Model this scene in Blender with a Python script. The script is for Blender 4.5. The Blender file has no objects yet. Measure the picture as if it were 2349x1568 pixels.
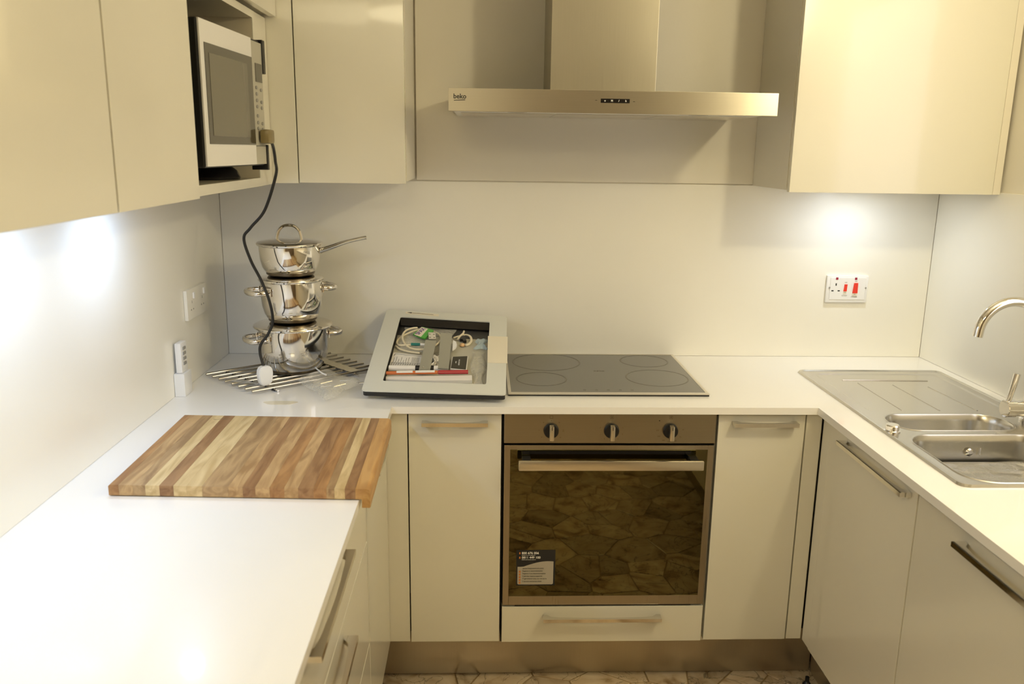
import bpy, bmesh, math, random
from mathutils import Vector, Matrix
random.seed(7)
PI = math.pi
scn = bpy.context.scene
C = scn.collection

# ---------------------------------------------------------------- camera
cam_d = bpy.data.cameras.new('camera')
cam = bpy.data.objects.new('camera', cam_d); C.objects.link(cam)
yaw, pitch, roll = 0.0384, 0.2252, 0.0143
F = Vector((math.sin(yaw)*math.cos(pitch), math.cos(yaw)*math.cos(pitch), -math.sin(pitch)))
R0 = Vector((math.cos(yaw), -math.sin(yaw), 0)); U0 = R0.cross(F)
R = R0*math.cos(roll) + U0*math.sin(roll); U = -R0*math.sin(roll) + U0*math.cos(roll)
M = Matrix(((R.x, U.x, -F.x, -0.3641), (R.y, U.y, -F.y, -2.7982), (R.z, U.z, -F.z, 1.5872), (0, 0, 0, 1)))
cam.matrix_world = M
cam_d.sensor_width = 36.0
cam_d.lens = 36.0*1920.2/2349.0
cam_d.clip_start = 0.05
cam_d.dof.use_dof = True
cam_d.dof.focus_distance = 2.55
cam_d.dof.aperture_fstop = 5.0
scn.camera = cam

# ---------------------------------------------------------------- exposure, world
scn.view_settings.view_transform = 'Standard'
scn.view_settings.look = 'None'
scn.view_settings.exposure = 0.20
scn.view_settings.gamma = 1.0
scn.view_settings.use_curve_mapping = False
scn.cycles.max_bounces = 10
scn.cycles.diffuse_bounces = 6
scn.cycles.glossy_bounces = 6
scn.cycles.transparent_max_bounces = 16
scn.cycles.sample_clamp_indirect = 4.0
scn.cycles.caustics_reflective = False
scn.cycles.caustics_refractive = False
wd = bpy.data.worlds.new('world'); scn.world = wd; wd.use_nodes = True
wd.node_tree.nodes['Background'].inputs[0].default_value = (1.0, 0.85, 0.6, 1)
wd.node_tree.nodes['Background'].inputs[1].default_value = 0.2

KEY_COL = (1.0, 0.865, 0.54)
KEY_W = 20.0
FILL_W = 19.0
PUCK_COL = (0.50, 0.68, 1.0)
PUCK_W = 1.05

def add_light(name, typ, loc, col, watts, size, parent=None, rot=(0, 0, 0), spot=None, blend=1.0):
    d = bpy.data.lights.new(name, typ); d.color = col; d.energy = watts
    if typ == 'AREA': d.shape = 'DISK'; d.size = size
    else: d.shadow_soft_size = size
    if typ == 'SPOT': d.spot_size = spot; d.spot_blend = blend
    o = bpy.data.objects.new(name, d); C.objects.link(o)
    if parent is not None:
        o.parent = parent; loc = Vector(loc) - Vector(parent.location)
    o.location = loc; o.rotation_euler = rot
    return o

# ---------------------------------------------------------------- materials
def node_mat(name):
    m = bpy.data.materials.new(name); m.use_nodes = True
    return m, m.node_tree.nodes, m.node_tree.links, m.node_tree.nodes['Principled BSDF']

def plain(name, col, rough=0.5, metal=0.0, coat=0.0, spec=0.5, bump=0.0, bscale=200.0, mott=0.0):
    m, N, L, b = node_mat(name)
    b.inputs['Base Color'].default_value = (*col, 1)
    b.inputs['Roughness'].default_value = rough
    b.inputs['Metallic'].default_value = metal
    b.inputs['Coat Weight'].default_value = coat
    b.inputs['Coat Roughness'].default_value = 0.05
    b.inputs['Specular IOR Level'].default_value = spec
    tc = N.new('ShaderNodeTexCoord')
    nz = N.new('ShaderNodeTexNoise'); nz.inputs['Scale'].default_value = 6.0; nz.inputs['Detail'].default_value = 4.0
    L.new(tc.outputs['Object'], nz.inputs['Vector'])
    mp = N.new('ShaderNodeMapRange'); mp.inputs['To Min'].default_value = 1-mott-0.015; mp.inputs['To Max'].default_value = 1+mott+0.015
    L.new(nz.outputs['Fac'], mp.inputs['Value'])
    mx = N.new('ShaderNodeMix'); mx.data_type = 'RGBA'; mx.blend_type = 'MULTIPLY'; mx.inputs[0].default_value = 1
    mx.inputs[6].default_value = (*col, 1); L.new(mp.outputs[0], mx.inputs[7]); L.new(mx.outputs[2], b.inputs['Base Color'])
    if bump:
        n2 = N.new('ShaderNodeTexNoise'); n2.inputs['Scale'].default_value = bscale; L.new(tc.outputs['Object'], n2.inputs['Vector'])
        bp = N.new('ShaderNodeBump'); bp.inputs['Strength'].default_value = bump; bp.inputs['Distance'].default_value = 0.002
        L.new(n2.outputs['Fac'], bp.inputs['Height']); L.new(bp.outputs[0], b.inputs['Normal'])
    return m

def brushed(name, col, rough, stretch=(2, 200, 200), var=0.12, aniso=0.0):
    m, N, L, b = node_mat(name)
    if aniso:
        b.inputs['Anisotropic'].default_value = aniso; b.inputs['Anisotropic Rotation'].default_value = 0.25
        tg = N.new('ShaderNodeTangent'); tg.direction_type = 'RADIAL'; tg.axis = 'Z'; L.new(tg.outputs[0], b.inputs['Tangent'])
    b.inputs['Metallic'].default_value = 1.0
    tc = N.new('ShaderNodeTexCoord'); mp = N.new('ShaderNodeMapping'); mp.inputs['Scale'].default_value = stretch
    L.new(tc.outputs['Object'], mp.inputs['Vector'])
    nz = N.new('ShaderNodeTexNoise'); nz.inputs['Scale'].default_value = 3.0; nz.inputs['Detail'].default_value = 3.0
    L.new(mp.outputs[0], nz.inputs['Vector'])
    r = N.new('ShaderNodeMapRange'); r.inputs['To Min'].default_value = rough-var/2; r.inputs['To Max'].default_value = rough+var/2
    L.new(nz.outputs['Fac'], r.inputs['Value']); L.new(r.outputs[0], b.inputs['Roughness'])
    r2 = N.new('ShaderNodeMapRange'); r2.inputs['To Min'].default_value = 0.93; r2.inputs['To Max'].default_value = 1.05
    L.new(nz.outputs['Fac'], r2.inputs['Value'])
    mx = N.new('ShaderNodeMix'); mx.data_type = 'RGBA'; mx.blend_type = 'MULTIPLY'; mx.inputs[0].default_value = 1
    mx.inputs[6].default_value = (*col, 1); L.new(r2.outputs[0], mx.inputs[7]); L.new(mx.outputs[2], b.inputs['Base Color'])
    return m

def wood(name, c1, c2, rough=0.38):
    m, N, L, b = node_mat(name)
    tc = N.new('ShaderNodeTexCoord'); mp = N.new('ShaderNodeMapping'); mp.inputs['Scale'].default_value = (26, 3.2, 26)
    oi = N.new('ShaderNodeObjectInfo'); ad = N.new('ShaderNodeVectorMath'); ad.operation = 'ADD'
    sc = N.new('ShaderNodeVectorMath'); sc.operation = 'SCALE'; sc.inputs[0].default_value = (9, 13, 5)
    L.new(oi.outputs['Random'], sc.inputs['Scale']); L.new(tc.outputs['Object'], ad.inputs[0]); L.new(sc.outputs[0], ad.inputs[1])
    L.new(ad.outputs[0], mp.inputs['Vector'])
    wv = N.new('ShaderNodeTexNoise'); wv.inputs['Scale'].default_value = 1.6; wv.inputs['Detail'].default_value = 6; wv.inputs['Distortion'].default_value = 1.4
    L.new(mp.outputs[0], wv.inputs['Vector'])
    cr = N.new('ShaderNodeValToRGB'); cr.color_ramp.elements[0].color = (*c1, 1); cr.color_ramp.elements[0].position = 0.36
    cr.color_ramp.elements[1].color = (*c2, 1); cr.color_ramp.elements[1].position = 0.64
    L.new(wv.outputs['Fac'], cr.inputs[0]); L.new(cr.outputs[0], b.inputs['Base Color'])
    b.inputs['Roughness'].default_value = rough
    return m

def marble(name):
    m, N, L, b = node_mat(name)
    tc = N.new('ShaderNodeTexCoord'); oi = N.new('ShaderNodeObjectInfo')
    sc = N.new('ShaderNodeVectorMath'); sc.operation = 'SCALE'; sc.inputs[0].default_value = (17, 11, 23)
    ad = N.new('ShaderNodeVectorMath'); ad.operation = 'ADD'
    L.new(oi.outputs['Random'], sc.inputs['Scale']); L.new(tc.outputs['Object'], ad.inputs[0]); L.new(sc.outputs[0], ad.inputs[1])
    nz = N.new('ShaderNodeTexNoise'); nz.inputs['Scale'].default_value = 9; nz.inputs['Detail'].default_value = 8; nz.inputs['Distortion'].default_value = 1.2
    L.new(ad.outputs[0], nz.inputs['Vector'])
    cr = N.new('ShaderNodeValToRGB'); e = cr.color_ramp.elements
    e[0].position = 0.30; e[0].color = (0.30, 0.19, 0.09, 1); e[1].position = 0.72; e[1].color = (0.80, 0.66, 0.47, 1)
    x = e.new(0.46); x.color = (0.62, 0.47, 0.30, 1)
    L.new(nz.outputs['Fac'], cr.inputs[0])
    vo = N.new('ShaderNodeTexNoise'); vo.inputs['Scale'].default_value = 5.5; vo.inputs['Detail'].default_value = 5; vo.inputs['Distortion'].default_value = 2.5
    L.new(ad.outputs[0], vo.inputs['Vector'])
    ab = N.new('ShaderNodeMath'); ab.operation = 'SUBTRACT'; ab.inputs[1].default_value = 0.5; L.new(vo.outputs['Fac'], ab.inputs[0])
    a2 = N.new('ShaderNodeMath'); a2.operation = 'ABSOLUTE'; L.new(ab.outputs[0], a2.inputs[0])
    mr = N.new('ShaderNodeMapRange'); mr.inputs['From Max'].default_value = 0.014; mr.inputs['To Min'].default_value = 0.40; mr.inputs['To Max'].default_value = 1.0
    L.new(a2.outputs[0], mr.inputs['Value'])
    mx = N.new('ShaderNodeMix'); mx.data_type = 'RGBA'; mx.blend_type = 'MULTIPLY'; mx.inputs[0].default_value = 1
    L.new(cr.outputs[0], mx.inputs[6]); L.new(mr.outputs[0], mx.inputs[7])
    hv = N.new('ShaderNodeHueSaturation'); r3 = N.new('ShaderNodeMapRange'); r3.inputs['To Min'].default_value = 0.7; r3.inputs['To Max'].default_value = 1.15
    L.new(oi.outputs['Random'], r3.inputs['Value']); L.new(r3.outputs[0], hv.inputs['Value']); L.new(mx.outputs[2], hv.inputs['Color'])
    L.new(hv.outputs[0], b.inputs['Base Color'])
    b.inputs['Roughness'].default_value = 0.22
    return m

def clear(name, tint=(0.9, 0.9, 0.88), trans=0.7, rough=0.12, bump=0.5):
    m = bpy.data.materials.new(name); m.use_nodes = True; N = m.node_tree.nodes; L = m.node_tree.links
    N.clear(); out = N.new('ShaderNodeOutputMaterial')
    t = N.new('ShaderNodeBsdfTransparent'); t.inputs[0].default_value = (0.97, 0.97, 0.96, 1)
    p = N.new('ShaderNodeBsdfPrincipled'); p.inputs['Base Color'].default_value = (*tint, 1); p.inputs['Roughness'].default_value = rough
    p.inputs['Coat Weight'].default_value = 0.6
    tc = N.new('ShaderNodeTexCoord'); nz = N.new('ShaderNodeTexNoise'); nz.inputs['Scale'].default_value = 60; nz.inputs['Distortion'].default_value = 1.5
    L.new(tc.outputs['Object'], nz.inputs['Vector'])
    bp = N.new('ShaderNodeBump'); bp.inputs['Strength'].default_value = bump; bp.inputs['Distance'].default_value = 0.004
    L.new(nz.outputs['Fac'], bp.inputs['Height']); L.new(bp.outputs[0], p.inputs['Normal'])
    mx = N.new('ShaderNodeMixShader'); mx.inputs[0].default_value = 1-trans
    L.new(t.outputs[0], mx.inputs[1]); L.new(p.outputs[0], mx.inputs[2]); L.new(mx.outputs[0], out.inputs[0])
    return m

def emis(name, col, s):
    m, N, L, b = node_mat(name)
    b.inputs['Emission Color'].default_value = (*col, 1); b.inputs['Emission Strength'].default_value = s
    b.inputs['Base Color'].default_value = (0.8, 0.8, 0.8, 1)
    return m

GLOSS = plain('gloss_cream_lacquer', (0.76, 0.735, 0.63), 0.22, coat=0.65)
EDGE = plain('cabinet_edge', (0.80, 0.76, 0.66), 0.35)
INNER = plain('cabinet_inside', (0.62, 0.56, 0.42), 0.5)
DGAP = plain('dark_gap', (0.05, 0.045, 0.035), 0.8)
TOP = plain('white_worktop', (0.90, 0.885, 0.85), 0.30, coat=0.6, spec=0.3)
SPLASH = plain('splashback_white', (0.89, 0.87, 0.80), 0.28, coat=0.15)
PAINT = plain('wall_paint', (0.80, 0.76, 0.66), 0.55, bump=0.08, bscale=120)
CEIL = plain('ceiling_paint', (0.85, 0.82, 0.74), 0.7, bump=0.05)
STEEL = brushed('brushed_steel', (0.56, 0.52, 0.43), 0.34, aniso=0.8)
STEELP = brushed('oven_panel_steel', (0.40, 0.36, 0.28), 0.34)
STEELD = brushed('oven_frame_steel', (0.42, 0.38, 0.31), 0.30, (200, 200, 2))
STEELV = brushed('brushed_steel_upright', (0.46, 0.43, 0.35), 0.34, (200, 200, 2))
PLINTH = brushed('plinth_steel', (0.50, 0.45, 0.36), 0.33, (200, 200, 2))
SINK = brushed('sink_steel', (0.66, 0.64, 0.60), 0.24, (200, 3, 200), 0.1)
CHROME = plain('chrome', (0.82, 0.80, 0.77), 0.06, 1.0)
POT = plain('polished_steel', (0.80, 0.77, 0.72), 0.07, 1.0)
RODM = plain('rod_chrome', (0.55, 0.52, 0.46), 0.22, 1.0)
HANDLE = plain('handle_chrome', (0.78, 0.76, 0.72), 0.09, 1.0)
SATIN = plain('satin_aluminium', (0.78, 0.74, 0.66), 0.28, 1.0)
BLACK = plain('black_plastic', (0.012, 0.012, 0.012), 0.35)
BLACKG = plain('black_gloss', (0.015, 0.013, 0.012), 0.12)
HOBG = plain('hob_glass', (0.025, 0.022, 0.014), 0.16, coat=0.6, spec=0.5)
RING = plain('hob_ring', (0.13, 0.115, 0.085), 0.35)
OVENG = plain('oven_glass', (0.13, 0.115, 0.055), 0.025, 1.0)
WHITE = plain('white_plastic', (0.86, 0.86, 0.86), 0.28)
WHITEM = plain('microwave_white', (0.80, 0.79, 0.76), 0.22)
PANELM = plain('microwave_panel', (0.46, 0.44, 0.36), 0.35)
MWGLASS = plain('microwave_window', (0.05, 0.047, 0.038), 0.12, coat=0.6)
MWMESH = plain('microwave_mesh', (0.135, 0.125, 0.095), 0.2, coat=0.5)
GREY = plain('grey_plastic', (0.30, 0.29, 0.27), 0.4)
REDSW = plain('red_switch', (0.80, 0.05, 0.03), 0.25)
NEON = plain('neon_red', (0.30, 0.02, 0.05), 0.25)
OLIVE = plain('olive_plastic', (0.22, 0.17, 0.07), 0.3)
FRAME = plain('pale_frame', (0.70, 0.71, 0.66), 0.4)
PAPER = plain('paper', (0.82, 0.80, 0.76), 0.6)
STICK = plain('cream_sticker', (0.84, 0.78, 0.64), 0.5)
CREAMC = plain('cream_cable', (0.78, 0.70, 0.52), 0.35)
GALV = plain('galvanised', (0.46, 0.46, 0.40), 0.45, 0.6)
GREEN = plain('green_card', (0.08, 0.42, 0.05), 0.4)
PURPLE = plain('purple_ink', (0.12, 0.05, 0.25), 0.4)
TEAL = plain('teal_plastic', (0.01, 0.18, 0.16), 0.3)
ORANGE = plain('orange_plastic', (0.62, 0.15, 0.03), 0.35)
DRED = plain('dark_red_plastic', (0.42, 0.02, 0.03), 0.3)
INK = plain('ink', (0.03, 0.03, 0.03), 0.5)
INKF = plain('faint_ink', (0.16, 0.13, 0.08), 0.5)
PEACH = plain('peach_plastic', (0.75, 0.48, 0.25), 0.4)
BOOKL = plain('black_card', (0.035, 0.03, 0.02), 0.45)
BLUEF = clear('blue_film', (0.55, 0.75, 0.9), 0.5)
FILM = clear('clear_film', (0.85, 0.83, 0.75), 0.66, 0.08, 0.8)
FILMS = clear('clear_film_sink', (0.42, 0.41, 0.38), 0.35, 0.06, 1.0)
REFLECTION = plain('beige_reflection', (0.74, 0.68, 0.52), 0.12)  # colour of the lamp reflection painted on the worktop
BROWNT = plain('print_orange', (0.55, 0.20, 0.05), 0.5)
LBLACK = plain('label_black', (0.015, 0.018, 0.022), 0.25)
LGREY = plain('label_grey', (0.42, 0.39, 0.33), 0.4)
GROUT = plain('grout', (0.36, 0.25, 0.12), 0.7)
MARBLE = marble('marble')
LENS = emis('lamp_lens', (0.85, 0.92, 1.0), 12.0)
BULB = emis('warm_bulb', (1.0, 0.85, 0.6), 8.0)
WHT = plain('white_print', (0.8, 0.8, 0.78), 0.5)
BLIND = plain('white_blind', (0.85, 0.82, 0.80), 0.6)
W_ORG = wood('wood_orange', (0.27, 0.125, 0.040), (0.44, 0.235, 0.085))
W_TAN = wood('wood_tan', (0.33, 0.19, 0.075), (0.55, 0.36, 0.165))
W_PALE = wood('wood_pale', (0.50, 0.35, 0.155), (0.68, 0.52, 0.27))
W_BRN = wood('wood_brown', (0.22, 0.105, 0.038), (0.36, 0.20, 0.085))
W_OLV = wood('wood_olive', (0.28, 0.165, 0.07), (0.47, 0.31, 0.145))
W_LIP = wood('wood_lip', (0.42, 0.22, 0.065), (0.56, 0.33, 0.12))

# ---------------------------------------------------------------- helpers
def origin(o):
    v = Vector((0, 0, 0))
    while o is not None: v += o.location; o = o.parent
    return v

def obj(name, bm, mat, parent=None, smooth=False, label=None, kind=None):
    if isinstance(bm, bmesh.types.BMesh):
        me = bpy.data.meshes.new(name); bm.normal_update(); bm.to_mesh(me); bm.free()
    else: me = bm
    if not isinstance(mat, (list, tuple)): mat = [mat]
    for m in mat: me.materials.append(m)
    o = bpy.data.objects.new(name, me); C.objects.link(o)
    if parent is not None:
        o.parent = parent; me.transform(Matrix.Translation(-origin(parent)))
    if smooth:
        for p in me.polygons: p.use_smooth = True
        me.set_sharp_from_angle(angle=math.radians(35))
    if label: o['label'] = label
    if kind: o['kind'] = kind
    return o

def thing(name, label, cat, loc=(0, 0, 0), group=None):
    o = bpy.data.objects.new(name, None); C.objects.link(o); o.location = loc; o.empty_display_size = 0.05
    o['label'] = label; o['category'] = cat
    if group: o['group'] = group
    return o

def tag(o, label, cat, group=None):
    o['label'] = label; o['category'] = cat
    if group: o['group'] = group
    return o

def solo(name, bm, mat, label, cat, group=None, smooth=False):
    return tag(obj(name, bm, mat, None, smooth), label, cat, group)

def bx(bm, x0, x1, y0, y1, z0, z1, bev=0.0, mi=0, T=None):
    co = [(x, y, z) for x in (min(x0, x1), max(x0, x1)) for y in (min(y0, y1), max(y0, y1)) for z in (min(z0, z1), max(z0, z1))]
    t = bmesh.new() if bev else bm
    v = [t.verts.new(c) for c in co]
    fs = [t.faces.new([v[i] for i in q]) for q in ((0, 1, 3, 2), (4, 6, 7, 5), (0, 4, 5, 1), (2, 3, 7, 6), (0, 2, 6, 4), (1, 5, 7, 3))]
    if bev:
        bmesh.ops.bevel(t, geom=t.edges[:], offset=bev, segments=2, profile=0.6, affect='EDGES')
        vm = [bm.verts.new(T @ w.co if T else w.co) for w in t.verts]; t.verts.index_update()
        for f in t.faces:
            g = bm.faces.new([vm[w.index] for w in f.verts]); g.material_index = mi
        t.free()
    else:
        for f in fs: f.material_index = mi
        if T:
            for w in v: w.co = T @ w.co
    return bm

def box(x0, x1, y0, y1, z0, z1, bev=0.0):
    return bx(bmesh.new(), x0, x1, y0, y1, z0, z1, bev)

def smoothpath(P, n=6):
    P = [Vector(p) for p in P]; out = []
    Q = [2*P[0]-P[1]] + P + [2*P[-1]-P[-2]]
    for i in range(1, len(Q)-2):
        p0, p1, p2, p3 = Q[i-1], Q[i], Q[i+1], Q[i+2]
        for k in range(n):
            t = k/n
            out.append(0.5*((2*p1)+(-p0+p2)*t+(2*p0-5*p1+4*p2-p3)*t*t+(-p0+3*p1-3*p2+p3)*t**3))
    out.append(P[-1]); return out

def tube(bm, P, r, seg=10, closed=False, flat=None, caps=True):
    """sweep; r float or list; flat=(a,b) scales the section in two directions"""
    P = [Vector(p) for p in P]; n = len(P)
    rs = r if isinstance(r, (list, tuple)) else [r]*n
    up = None; rings = []
    for i in range(n):
        if closed: d = P[(i+1) % n]-P[i-1]
        else: d = P[min(i+1, n-1)]-P[max(i-1, 0)]
        d.normalize()
        if up is None:
            up = Vector((0, 0, 1)) if abs(d.z) < 0.9 else Vector((1, 0, 0))
        up = (up-d*up.dot(d)).normalized(); s = d.cross(up)
        a, b = flat or (1, 1)
        rings.append([bm.verts.new(P[i]+(s*math.cos(t)*a+up*math.sin(t)*b)*rs[i]) for t in [2*PI*k/seg for k in range(seg)]])
    m = n if closed else n-1
    for i in range(m):
        A, B = rings[i], rings[(i+1) % n]
        for k in range(seg): bm.faces.new((A[k], A[(k+1) % seg], B[(k+1) % seg], B[k]))
    if not closed and caps:
        bm.faces.new(rings[0][::-1]); bm.faces.new(rings[-1])
    return bm

def lathe(bm, prof, c, seg=48, axis='z'):
    rings = []
    for r, h in prof:
        if r < 1e-6: rings.append([bm.verts.new(pt(c, 0, 0, h, axis))]); continue
        rings.append([bm.verts.new(pt(c, r*math.cos(t), r*math.sin(t), h, axis)) for t in [2*PI*k/seg for k in range(seg)]])
    for A, B in zip(rings, rings[1:]):
        for k in range(seg):
            a = A[k % len(A)]; a2 = A[(k+1) % len(A)]; b = B[k % len(B)]; b2 = B[(k+1) % len(B)]
            vs = []
            for v in (a, a2, b2, b):
                if v not in vs: vs.append(v)
            if len(vs) > 2: bm.faces.new(vs)
    bmesh.ops.recalc_face_normals(bm, faces=bm.faces[:])
    return bm

def pt(c, a, b, h, axis):
    if axis == 'z': return Vector((c[0]+a, c[1]+b, c[2]+h))
    if axis == 'y': return Vector((c[0]+a, c[1]+h, c[2]+b))
    return Vector((c[0]+h, c[1]+a, c[2]+b))

def prism(bm, pts, ext, mi=0):
    """polygon pts (3D) extruded by vector ext"""
    ext = Vector(ext); a = [bm.verts.new(p) for p in pts]; b = [bm.verts.new(Vector(p)+ext) for p in pts]
    n = len(pts); fs = [bm.faces.new(a[::-1]), bm.faces.new(b)]
    for i in range(n): fs.append(bm.faces.new((a[i], a[(i+1) % n], b[(i+1) % n], b[i])))
    for f in fs: f.material_index = mi
    bmesh.ops.recalc_face_normals(bm, faces=fs)
    return bm

def text(name, s, size, M4, mat, parent, ext=0.0002, bold=0.0, align='CENTER'):
    cu = bpy.data.curves.new(name, 'FONT'); cu.body = s; cu.size = size; cu.extrude = ext; cu.offset = bold
    cu.align_x = align; cu.align_y = 'CENTER'; cu.resolution_u = 3
    o = bpy.data.objects.new(name, cu); C.objects.link(o); bpy.context.view_layer.update()
    me = bpy.data.meshes.new_from_object(o.evaluated_get(bpy.context.evaluated_depsgraph_get()))
    bpy.data.objects.remove(o); me.transform(M4)
    return obj(name, me, mat, parent)

def facing_front(x, y, z):   # text on a plane that faces -y
    return Matrix.Translation((x, y, z)) @ Matrix.Rotation(PI/2, 4, 'X')

def rrect(x0, x1, y0, y1, r, n=6):
    pts = []
    for cx, cy, a0 in ((x1-r, y1-r, 0), (x0+r, y1-r, PI/2), (x0+r, y0+r, PI), (x1-r, y0+r, 1.5*PI)):
        for k in range(n+1):
            a = a0+PI/2*k/n; pts.append((cx+r*math.cos(a), cy+r*math.sin(a)))
    return pts

def loft(bm, rings, cap_last=True):
    R_ = [[bm.verts.new(p) for p in r] for r in rings]; n = len(R_[0])
    for A, B in zip(R_, R_[1:]):
        for k in range(n): bm.faces.new((A[k], A[(k+1) % n], B[(k+1) % n], B[k]))
    if cap_last: bm.faces.new(R_[-1])
    return bm

def struct(name, bm, mat, parent=None):
    return obj(name, bm, mat, parent, kind='structure' if parent is None else None)

# ---------------------------------------------------------------- room shell
XL, XR, YF, ZC = -1.225, 1.179, -4.4, 2.45
f = struct('floor', box(XL, XR, YF, 0.1, -0.06, -0.004), GROUT)
struct('ceiling', box(XL-0.1, XR+0.1, YF, 0.1, ZC, ZC+0.06), CEIL)
struct('wall_back', box(XL-0.1, XR+0.1, 0.006, 0.1, -0.06, ZC), PAINT)
struct('wall_left', box(XL-0.1, XL, YF, 0.006, -0.06, ZC), PAINT)
struct('wall_front', box(XL-0.1, XR+0.1, YF-0.1, YF, -0.06, ZC), plain('dark_hall_paint', (0.16, 0.12, 0.08), 0.6))
b = bmesh.new()
WY0, WY1, WZ0, WZ1 = -1.60, -0.84, 1.15, 2.2
bx(b, XR, XR+0.1, YF, WY0, -0.06, ZC); bx(b, XR, XR+0.1, WY1, 0.006, -0.06, ZC)
bx(b, XR, XR+0.1, WY0, WY1, -0.06, WZ0); bx(b, XR, XR+0.1, WY0, WY1, WZ1, ZC)
struct('wall_right', b, PAINT)
# daylit frosted window over the sink run
wn = struct('window_1', box(XR+0.02, XR+0.028, WY0, WY1, WZ0, WZ1), emis('daylit_pane', (0.93, 0.90, 1.0), 1.35))
for a in ((WY0, WY0+0.03, WZ0, WZ1), (WY1-0.02, WY1, WZ0, WZ1), (WY0+0.03, WY1-0.02, WZ0, WZ0+0.04), (WY0+0.03, WY1-0.02, WZ1-0.04, WZ1)):
    obj('window_frame', box(XR+0.002, XR+0.019, *a), WHITE, wn)

# crazy paving: irregular marble pieces set in the floor (one object each)
def paving():
    x0, x1, y0, y1 = -0.68, 0.70, -4.3, -0.40
    pts = []
    nx, ny = 9, 26
    for j in range(ny):
        for i in range(nx):
            pts.append((x0+(i+0.5+random.uniform(-0.44, 0.44)+(0.25 if j % 2 else -0.25))*(x1-x0)/nx,
                        y0+(j+0.5+random.uniform(-0.44, 0.44))*(y1-y0)/ny))
    for p in pts:
        poly = [(x0, y0), (x1, y0), (x1, y1), (x0, y1)]
        for q in pts:
            if q is p or (q[0]-p[0])**2+(q[1]-p[1])**2 > 0.49: continue
            mx, my = (p[0]+q[0])/2, (p[1]+q[1])/2; nxv, nyv = q[0]-p[0], q[1]-p[1]; l = math.hypot(nxv, nyv)
            nxv /= l; nyv /= l; mx -= nxv*0.0022; my -= nyv*0.0022
            new = []
            for k in range(len(poly)):
                a, c = poly[k], poly[(k+1) % len(poly)]
                da = (a[0]-mx)*nxv+(a[1]-my)*nyv; dc = (c[0]-mx)*nxv+(c[1]-my)*nyv
                if da <= 0: new.append(a)
                if da*dc < 0:
                    t = da/(da-dc); new.append((a[0]+(c[0]-a[0])*t, a[1]+(c[1]-a[1])*t))
            poly = new
            if len(poly) < 3: break
        if len(poly) < 3: continue
        cx = sum(a[0] for a in poly)/len(poly); cy = sum(a[1] for a in poly)/len(poly)
        top = -0.0002-random.uniform(0, 0.0006)
        bm = bmesh.new()
        loft(bm, [[(a[0], a[1], -0.004) for a in poly], [(a[0], a[1], top-0.001) for a in poly],
                  [(a[0]+(cx-a[0])*0.02, a[1]+(cy-a[1])*0.02, top) for a in poly]])
        obj('paving_stone', bm, MARBLE, f)
paving()

# splashbacks and the painted panel over the hob
SB = [(-1.2185, 1.1725, 0.0, 0.0055, 'plain white splashback panel on the back wall behind the hob'),
      (-1.2245, -1.219, -2.35, -0.0005, 'white splashback panel on the left wall behind the pans and long worktop'),
      (1.173, 1.1785, -0.80, -0.0005, 'pale grey splashback panel on the right wall beside the sink tap')]
for x0, x1, y0, y1, lab in SB:
    solo('splashback', box(x0, x1, y0, y1, 0.9005, 1.484, 0.001), SPLASH, lab, 'splashback')
solo('wall_panel', box(-0.576, 0.543, -0.002, 0.006, 1.488, ZC-0.02, 0.001), PAINT,
     'cream painted panel behind the extractor hood above the splashback', 'wall panel')

# ---------------------------------------------------------------- worktop
SX0, SX1, SY0, SY1 = 0.66, 1.132, -1.165, -0.20    # sink outline
b = bmesh.new()
hx0, hx1, hy0, hy1 = SX0+0.02, SX1-0.02, SY0+0.02, SY1-0.02
outer = [(-1.225, 0.006), (1.179, 0.006), (1.179, -2.35), (0.577, -2.35), (0.577, -0.600), (-0.606, -0.600), (-0.606, -2.35), (-1.225, -2.35)]
hole = [(hx0, hy0), (hx1, hy0), (hx1, hy1), (hx0, hy1)]
for z in (0.9, 0.88):
    es = []
    for loop in (outer, hole):
        vs = [b.verts.new((x, y, z)) for x, y in loop]
        es += [b.edges.new((vs[i], vs[(i+1) % len(vs)])) for i in range(len(vs))]
    bmesh.ops.triangle_fill(b, edges=es, use_beauty=True, use_dissolve=False)
for loop in (outer, hole):
    for i in range(len(loop)):
        a, c = loop[i], loop[(i+1) % len(loop)]
        b.faces.new([b.verts.new(p) for p in ((*a, 0.9), (*c, 0.9), (*c, 0.88), (*a, 0.88))])
bmesh.ops.remove_doubles(b, verts=b.verts[:], dist=1e-5); bmesh.ops.recalc_face_normals(b, faces=b.faces[:])
wt = solo('worktop', b, TOP, 'glossy white stone worktop running along all three walls', 'worktop')

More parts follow.
